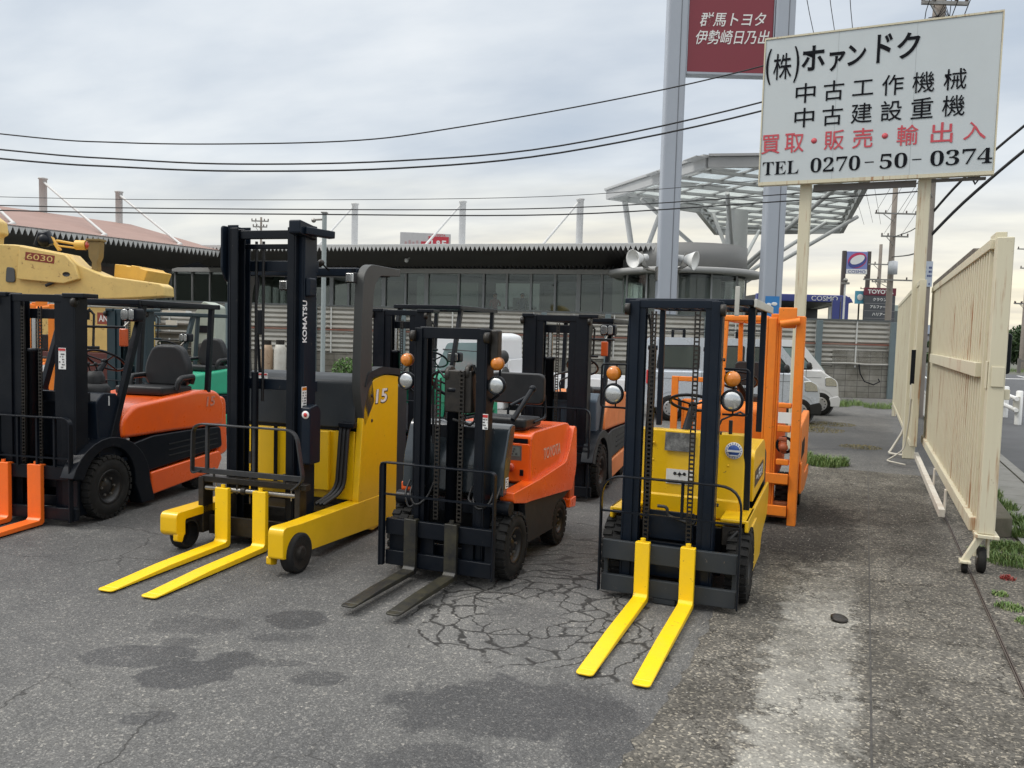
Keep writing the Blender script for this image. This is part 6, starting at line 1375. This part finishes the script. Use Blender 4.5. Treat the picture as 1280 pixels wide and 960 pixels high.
    ck=mx_(t,ck,M_(t,'MULTIPLY',c2.outputs[0],ramp(t,near.outputs[0],[(.52,0.),(.58,.8)]).outputs[0]))
    c=mixc(t,M_(t,'MULTIPLY',ck,.93),c,(.020,.019,.018))
    c=mixc(t,M_(t,'MULTIPLY',reg,.25),c,mixc(t,1.,c,(1.5,1.5,1.5),'MULTIPLY'))
    L(t,c,b.inputs['Base Color'])
    L(t,M_(t,'SUBTRACT',M_(t,'MULTIPLY_ADD',nf.outputs[0],.2,.74),M_(t,'MULTIPLY',S,.22)),b.inputs['Roughness'])
    h=M_(t,'SUBTRACT',M_(t,'ADD',M_(t,'MULTIPLY',vo.outputs['Distance'],-.8),M_(t,'MULTIPLY',nf.outputs[0],.8)),M_(t,'MULTIPLY',ck,2.5))
    bp=N(t,'ShaderNodeBump',i_Strength=.35,i_Distance=.005); L(t,h,bp.inputs['Height']); L(t,bp.outputs[0],b.inputs['Normal']); b.inputs['Specular IOR Level'].default_value=.35
    return m
def apronmat():
    m,t,b=nt('exposed aggregate concrete'); g=N(t,'ShaderNodeNewGeometry'); P=g.outputs['Position']
    sx=t.nodes.new('ShaderNodeSeparateXYZ'); L(t,P,sx.inputs[0])
    nb=N(t,'ShaderNodeTexNoise',i_Scale=1.1,i_Detail=10.,i_Roughness=.68); L(t,P,nb.inputs[0])
    nm=N(t,'ShaderNodeTexNoise',i_Scale=7.,i_Detail=8.,i_Roughness=.7); L(t,P,nm.inputs[0])
    nf=N(t,'ShaderNodeTexNoise',i_Scale=70.,i_Detail=5.,i_Roughness=.75); L(t,P,nf.inputs[0])
    vo=N(t,'ShaderNodeTexVoronoi',i_Scale=85.); L(t,P,vo.inputs['Vector']); sc_=N(t,'ShaderNodeSeparateColor'); L(t,vo.outputs['Color'],sc_.inputs[0])
    c=ramp(t,nb.outputs[0],[(.32,(.072,.068,.060)),(.50,(.112,.105,.093)),(.70,(.175,.166,.148))]).outputs[0]
    # bare pale band
    edge=M_(t,'MULTIPLY',M_(t,'SUBTRACT',nm.outputs[0],.5),.55)
    fx=M_(t,'SUBTRACT',.27,M_(t,'ABSOLUTE',M_(t,'ADD',M_(t,'ADD',sx.outputs[0],.20),edge)))
    f1=ramp(t,fx,[(.0,0.),(.08,1.)]).outputs[0]
    f2=ramp(t,M_(t,'ADD',M_(t,'MULTIPLY',M_(t,'SUBTRACT',7.1,sx.outputs[1]),.35),M_(t,'MULTIPLY',edge,2.2)),[(.0,0.),(.5,1.)]).outputs[0]
    f3=ramp(t,nb.outputs[0],[(.36,.35),(.52,1.)]).outputs[0]
    pale=M_(t,'MULTIPLY',M_(t,'MULTIPLY',f1,f2),f3)
    c=mixc(t,M_(t,'MULTIPLY',pale,.85),c,mixc(t,nm.outputs[0],(.22,.21,.19),(.36,.35,.315)))
    # darker area behind the yellow truck
    wp=M_(t,'MULTIPLY',M_(t,'SUBTRACT',nm.outputs[0],.5),1.6)
    dk=mx_(t,ell_field(t,P,-.45,8.3,.5,1.3,0,wp,.5),M_(t,'MULTIPLY',ell_field(t,P,.45,8.8,.35,1.5,0,wp,.8),.5))
    c=mixc(t,M_(t,'MULTIPLY',dk,.75),c,(.032,.03,.029))
    st=ramp(t,sc_.outputs[0],[(.0,(.55,.55,.55)),(.5,(.95,.95,.95)),(.85,(1.25,1.23,1.2)),(.95,(2.6,2.5,2.3))])
    c=mixc(t,M_(t,'MULTIPLY_ADD',pale,-.45,.9),c,mixc(t,1.,c,st.outputs[0],'MULTIPLY')); c=mixc(t,1.,c,ramp(t,nf.outputs[0],[(.3,(.72,.72,.72)),(.62,(1.1,1.1,1.1))]).outputs[0],'MULTIPLY')
    wa=N(t,'ShaderNodeVectorMath',operation='MULTIPLY_ADD'); L(t,nm.outputs['Color'],wa.inputs[0]); wa.inputs[1].default_value=(.5,.5,0); L(t,P,wa.inputs[2])
    ve=N(t,'ShaderNodeTexVoronoi',feature='DISTANCE_TO_EDGE',i_Scale=1.7,voronoi_dimensions='2D'); L(t,wa.outputs[0],ve.inputs['Vector'])
    ck=M_(t,'MULTIPLY',ramp(t,ve.outputs[0],[(.005,1.),(.020,0.)]).outputs[0],ramp(t,nb.outputs[0],[(.42,0.),(.50,1.)]).outputs[0])
    c=mixc(t,M_(t,'MULTIPLY',ck,.8),c,(.025,.023,.02))
    L(t,c,b.inputs['Base Color']); b.inputs['Roughness'].default_value=.95; b.inputs['Specular IOR Level'].default_value=.12
    h=M_(t,'SUBTRACT',M_(t,'ADD',M_(t,'MULTIPLY',vo.outputs['Distance'],-1.),nf.outputs[0]),M_(t,'MULTIPLY',ck,2.))
    bp=N(t,'ShaderNodeBump',i_Strength=.4,i_Distance=.006); L(t,h,bp.inputs['Height']); L(t,bp.outputs[0],b.inputs['Normal']); return m
def sheet(name,poly,z,mat):
    o=MB().add([(x,y,z) for x,y in poly],[tuple(range(len(poly)))]).build(name,mat); return tag(o,kind='structure')
ASP=asphaltmat(); APR=apronmat()
GRD=paint('far ground',(.10,.10,.085),.9,dirt=.5,dcol=(.06,.075,.035),scale=.05)
sheet('ground',[(-900,-300),(900,-300),(900,1200),(-900,1200)],-.03,GRD)
LOT=[(-60,-8),(1.40,-8),(1.40,20)]+[tuple(V(13.,27,0).xy),tuple(V(-40,27,0).xy)]
sheet('asphalt_lot',LOT,0,ASP)
rg=random.Random(11)
edge=[]; y=-8.
while y<12.4: edge.append((-.86+rg.uniform(-.025,.025)+(.03*math.sin(y*1.7)),y)); y+=.07
sheet('concrete_apron',[(.855,-8),(.855,12.42)]+[(.855-1.7*k/14,12.42+rg.uniform(-.03,.03)) for k in range(1,14)]+edge[::-1],.004,APR)
sheet('concrete_verge',[(.875,-8),(1.40,-8),(1.40,12.6),(.875,12.6)],.0045,APR)
tag(MB().box(.112,.122,-8,12.4,.002,.0055).build('paving_joint',paint('dark joint strip',(.035,.033,.03),.8,dirt=.6,dcol=(.12,.11,.10),scale=9)),kind='structure')
tag(MB().box(.855,.862,-8,12.4,-.01,.012).box(.868,.875,-8,12.4,-.01,.010).box(.862,.868,-8,12.4,-.01,-.002).build('gate_rail',paint('rusty track steel',(.10,.075,.06),.5,.6,dirt=.6)),kind='structure')
SLAB=paint('kerb concrete',(.24,.235,.22),.85,dirt=.5,dcol=(.13,.13,.11),scale=2.5,bump=.4)
b=MB()
for k in range(-6,60): b.box(1.42,2.02,k*.6,k*.6+.592,-.05,.02); b.box(2.03,2.16,k*.6,k*.6+.594,-.05,.035)
tag(b.build('pavement',SLAB,bevel=.0),kind='structure')
RD=paint('road asphalt',(.075,.077,.082),.8,dirt=.3,dcol=(.05,.05,.052),scale=1.5,bump=.5)
sheet('road',[(2.165,-8),(14,-8),(14,40),(60,75),(54,82),(10,60),(2.165,62)],-.004,RD)
tag(MB().add([(3.0,26,.002),(3.13,26,.002),(3.13,60,.002),(3.0,60,.002)],[(0,1,2,3)]).add([(8.6,40,.002),(8.75,40,.002),(8.75,58,.002),(8.6,58,.002)],[(0,1,2,3)]).add([(4.5,50,.002),(14,56,.002),(14,56.6,.002),(4.5,50.6,.002)],[(0,1,2,3)]).build('road_markings',WHT),kind='structure')
# broken kerb stone and puddle-flat rubble beside the gate
t=MB().prism(rpoly([(1.16,8.8),(1.38,8.9),(1.40,11.5),(1.12,11.4)],.06),.0,.20,'z').build('kerb_stone',paint('mossy kerb',(.12,.105,.08),.9,dirt=.6,dcol=(.05,.06,.03),scale=6,bump=.6),bevel=.03,seg=3); tag(t,'mossy broken kerb block low behind the gate end post','kerb stone')
t=MB().lathe([(.0,.001),(.0,.055),(.012,.055),(.02,.04),(.02,.001)],(0,0,0),'z',20).build('metal_cap',GREASE,bevel=.0); t.location=(-.07,5.63,.014); t.rotation_euler=(R(8),R(6),0); tag(t,'small round metal cap lying on the pale concrete','metal cap')
# loose pebbles
b=MB()
for k in range(1500):
    x=rg.choice([rg.uniform(-.9,1.4),rg.uniform(-.9,.85),rg.gauss(.45,.3)]); y=rg.uniform(2.2,11) if rg.random()<.8 else rg.uniform(2.2,4.5)
    if x>1.4: continue
    s=rg.uniform(.002,.007)*(1.4 if rg.random()<.06 else 1); q=[rg.uniform(.7,1.3)*s for _ in range(6)]; z=.005
    b.add([(x-q[0],y,z),(x,y-q[1],z),(x+q[2],y,z),(x,y+q[3],z),(x+q[4]*.2,y,z+q[5]*.8)],[(0,1,4),(1,2,4),(2,3,4),(3,0,4)])
for k in range(500):
    x=rg.uniform(-5,-.9); y=rg.uniform(2.6,7); s=rg.uniform(.002,.005); z=.001
    b.add([(x-s,y,z),(x,y-s,z),(x+s,y,z),(x,y+s,z),(x,y,z+s*.8)],[(0,1,4),(1,2,4),(2,3,4),(3,0,4)])
tag(b.build('gravel',paint('pale pebble',(.30,.28,.25),.8,dirt=.5,scale=30)),'loose pale pebbles scattered over the concrete apron and asphalt','gravel',kind='stuff')
# ================================================================ plants
def leafmat(name,a,b_,c_):
    m,t,b=nt(name); oi=N(t,'ShaderNodeNewGeometry'); n=N(t,'ShaderNodeTexNoise',i_Scale=3.,i_Detail=5.); L(t,oi.outputs['Position'],n.inputs[0])
    r=ramp(t,oi.outputs['Random Per Island'],[(0.,a),(.55,b_),(1.,c_)]); L(t,r.outputs[0],b.inputs[0]); b.inputs['Roughness'].default_value=.6
    b.inputs['Subsurface Weight'].default_value=0; MATS[name]=m; return m
LF=leafmat('grass blade',(.06,.12,.025),(.12,.20,.045),(.22,.27,.09)); LFD=leafmat('dry grass',(.16,.12,.05),(.25,.20,.08),(.10,.12,.04)); LFB=leafmat('bush leaf',(.015,.035,.01),(.035,.075,.02),(.075,.12,.035))
def tuft(b,x,y,r,n,h,rg):
    for k in range(n):
        a=rg.uniform(0,2*PI); d=r*math.sqrt(rg.random()); px,py=x+d*math.cos(a),y+d*math.sin(a); hh=h*rg.uniform(.4,1.1)*(1-.5*d/r); w=.002+.003*rg.random()
        la=rg.uniform(0,2*PI); lx,ly=math.cos(la)*hh*rg.uniform(.2,.9),math.sin(la)*hh*rg.uniform(.2,.9); ox,oy=-math.sin(la)*w,math.cos(la)*w
        b.add([(px-ox,py-oy,0),(px+ox,py+oy,0),(px+lx*.5+ox*.8,py+ly*.5+oy*.8,hh*.7),(px+lx*.5-ox*.8,py+ly*.5-oy*.8,hh*.7),(px+lx,py+ly,hh*.85)],[(0,1,2,3),(3,2,4)])
def weeds(label,spots,mat,h=.12,n=160):
    x0,y0=spots[0][:2]; b=MB()
    for x,y,r in spots: tuft(b,x-x0,y-y0,r,int(2.5*n*(r/.2)**1.3)+20,h,rg)
    o=b.build('weed_clump',mat); o.location=(x0,y0,.004); tag(o,label,'weeds'); return o
weeds('green weeds beside the rear wheel of the orange frame forklift',[(-.50,12.7,.30),(-.72,12.9,.2),(-.25,12.8,.12)],LF,.22,260)
weeds('green weeds by the road side of the gate castor',[(1.22,7.9,.22),(1.3,8.4,.2),(1.05,8.1,.12),(1.38,7.4,.12)],LF,.10,260)
weeds('low weeds along the gate rail in front of the castor',[(1.02,6.5,.10),(1.08,6.2,.08),(1.12,5.9,.07),(1.0,6.8,.06)],LF,.05,200)
weeds('green weeds on the kerb behind the gate end post',[(1.5,9.6,.15),(1.45,10.4,.2),(1.42,11.2,.2),(1.5,9.0,.14)],LF,.20,260)
weeds('dry yellow grass patch on the dark asphalt right of the silver van',[(-.9,17.6,.6),(-1.3,18.3,.6),(-.6,19,.5),(.0,15.2,.35)],LFD,.04,120)
weeds('weeds at the foot of the block wall',[(-.8,24.5,.5),(-.3,25.2,.5),(-1.4,24.8,.4),(.4,24.6,.4),(1.0,26.0,.3)],LF,.25,90)
weeds('sprig of red leaves beside the castor weeds',[(1.12,7.3,.06)],leafmat('red leaf',(.2,.02,.02),(.3,.04,.03),(.15,.03,.02)),.05,200)
def leafy(b,c,rx,ry,rz,n,s,rg):
    for k in range(n):
        while True:
            p=Vector((rg.uniform(-1,1),rg.uniform(-1,1),rg.uniform(-1,1)))
            if .25<p.length<=1: break
        q=Vector((c[0]+p.x*rx,c[1]+p.y*ry,c[2]+p.z*rz)); m=Euler((rg.uniform(0,PI),rg.uniform(0,PI),rg.uniform(0,PI))).to_matrix(); ss=s*rg.uniform(.6,1.4)
        b.add([q+m@Vector(v) for v in ((-ss,0,0),(0,-ss*.45,0),(ss,0,0),(0,ss*.45,0))],[(0,1,2,3)])
def bush(name,label,cat,loc,blobs,s,mat,trunk=None):
    t=thing(name,label,cat,loc,YAW); b=MB()
    for c,rx,ry,rz,n in blobs: leafy(b,c,rx,ry,rz,n,s,rg)
    b.build('foliage',mat,t)
    q=MB()
    for a in trunk or [((0,0,0),(0,0,blobs[0][0][2]),.05)]: q.tube([a[0],a[1]],a[2],8,r2=a[2]*.5)
    q.build('stem',paint('bark',(.08,.06,.045),.9,dirt=.4),t)
LFG=leafmat('bright bush leaf',(.03,.07,.012),(.07,.15,.03),(.13,.24,.06))
bush('bush','small bright green bush against the block wall behind the reach truck','bush',V(-5.3,25.3,0),[((0,0,.45),.45,.3,.45,700),((.4,0,.35),.3,.3,.35,400)],.05,LFG)
bush('bush','green shrub beside the tall yellow reach truck door','bush',V(-4.55,25.4,0),[((0,0,.35),.3,.3,.35,300)],.05,LFG)
for i,(x,d,h,r,lab) in enumerate(((37.2,62,3.4,1.5,'dark green hedge tree left of the right edge pole'),(39.9,62,3.7,1.7,'dark green hedge tree at the right edge of the photo'),(42.8,63,3.6,1.8,'hedge tree beyond the right edge pole'),(34.9,66,2.2,1.0,'low far shrub behind the black box on the gate'))):
    bush('tree',lab,'tree',V(x,d,0),[((0,0,h*.62),r,r,h*.36,2600),((r*.5,0,h*.45),r*.8,r*.8,h*.3,1400),((-r*.5,.2,h*.4),r*.8,r*.8,h*.3,1400)],.14,LFB,[((0,0,0),(0,0,h*.6),.14),((0,0,h*.3),(r*.5,0,h*.6),.07),((0,0,h*.3),(-r*.5,0,h*.55),.07)])
b=MB()
for k in range(900): tuft(b,rg.uniform(0,14),rg.uniform(0,4),.2,4,.5,rg)
o=b.build('grass_verge',LF); o.location=V(33,55,0); o.rotation_euler=(0,0,YAW); tag(o,'rough grass verge across the road below the hedge','grass',kind='stuff')
# ================================================================ sky, sun, camera
w=bpy.data.worlds.new('World'); sc.world=w; w.use_nodes=True; t=w.node_tree; t.nodes.clear()
out=N(t,'ShaderNodeOutputWorld'); bg=N(t,'ShaderNodeBackground'); bg.inputs[1].default_value=1.08
SUN_EL,SUN_AZ=R(52),R(-60)
sky=N(t,'ShaderNodeTexSky',sky_type='NISHITA',sun_disc=False); sky.sun_elevation=SUN_EL; sky.sun_rotation=SUN_AZ; sky.altitude=50; sky.air_density=1.5; sky.dust_density=3
tc=N(t,'ShaderNodeTexCoord'); sp=N(t,'ShaderNodeSeparateXYZ'); L(t,tc.outputs['Generated'],sp.inputs[0])
z=M_(t,'MAXIMUM',sp.outputs[2],.0); zz=M_(t,'ADD',z,.16)
cb=N(t,'ShaderNodeCombineXYZ'); L(t,M_(t,'DIVIDE',sp.outputs[0],zz),cb.inputs[0]); L(t,M_(t,'DIVIDE',sp.outputs[1],zz),cb.inputs[1])
mp=N(t,'ShaderNodeMapping'); mp.inputs['Rotation'].default_value=(0,0,-YAW); mp.inputs['Scale'].default_value=(.55,1.05,1); L(t,cb.outputs[0],mp.inputs[0])
n1=N(t,'ShaderNodeTexNoise',i_Scale=.85,i_Detail=9.,i_Roughness=.52,i_Distortion=.35); L(t,mp.outputs[0],n1.inputs[0])
n2=N(t,'ShaderNodeTexNoise',i_Scale=3.1,i_Detail=7.,i_Roughness=.5); L(t,mp.outputs[0],n2.inputs[0])
mixn=M_(t,'MULTIPLY_ADD',n2.outputs[0],.35,M_(t,'MULTIPLY',n1.outputs[0],.75))
cl=ramp(t,mixn,[(.36,(.39,.45,.535)),(.47,(.48,.53,.595)),(.57,(.59,.63,.675)),(.68,(.71,.735,.755))])
# warm band low over the horizon, strongest ahead and right
az=N(t,'ShaderNodeVectorMath',operation='DOT_PRODUCT'); L(t,tc.outputs['Generated'],az.inputs[0]); az.inputs[1].default_value=(math.sin(R(-2)),math.cos(R(-2)),0)
azf=ramp(t,az.outputs['Value'],[(.60,.22),(.95,1.)])
lowf=ramp(t,M_(t,'ADD',z,M_(t,'MULTIPLY',M_(t,'SUBTRACT',n1.outputs[0],.5),.16)),[(.05,1.),(.20,0.)])
warm=ramp(t,n2.outputs[0],[(.35,(.66,.60,.49)),(.65,(.95,.86,.64))])
c=mixc(t,M_(t,'MULTIPLY',lowf.outputs[0],azf.outputs[0]),cl.outputs[0],warm.outputs[0])
pale=ramp(t,z,[(.0,.65),(.22,0.)]); c=mixc(t,M_(t,'MULTIPLY',pale.outputs[0],.28),c,(.70,.735,.75))
# overcast sky is brightest overhead
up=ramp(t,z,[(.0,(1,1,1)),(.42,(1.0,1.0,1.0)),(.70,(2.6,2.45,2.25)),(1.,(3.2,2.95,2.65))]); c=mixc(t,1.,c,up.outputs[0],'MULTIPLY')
sk=mixc(t,1.,sky.outputs[0],(.09,.09,.09),'MULTIPLY'); c=mixc(t,.12,c,sk)
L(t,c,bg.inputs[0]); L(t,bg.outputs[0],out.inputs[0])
sd=bpy.data.lights.new('sun','SUN'); sd.energy=1.2; sd.angle=R(14); sd.color=(1,.965,.91); so=bpy.data.objects.new('sun',sd); C.objects.link(so)
# sun high over the camera's left shoulder
dirv=Vector((math.cos(SUN_EL)*math.sin(SUN_AZ),-abs(math.cos(SUN_EL)*math.cos(SUN_AZ)),math.sin(SUN_EL))); so.rotation_euler=dirv.to_track_quat('Z','Y').to_euler()
sky.sun_rotation=math.atan2(dirv.x,dirv.y)
cam=bpy.data.cameras.new('camera'); co=bpy.data.objects.new('camera',cam); C.objects.link(co)
cam.sensor_width=36; cam.lens=36*1000/1280; cam.clip_start=.05; cam.clip_end=3000
co.matrix_world=Matrix.Translation((0,0,1.85))@Matrix.Rotation(YAW,4,'Z')@Matrix.Rotation(PI/2-R(3.740581),4,'X')@Matrix.Rotation(R(1.603863),4,'Z')
sc.camera=co
sc.view_settings.view_transform='Standard'; sc.view_settings.look='None'; sc.view_settings.exposure=0.30; sc.view_settings.gamma=1
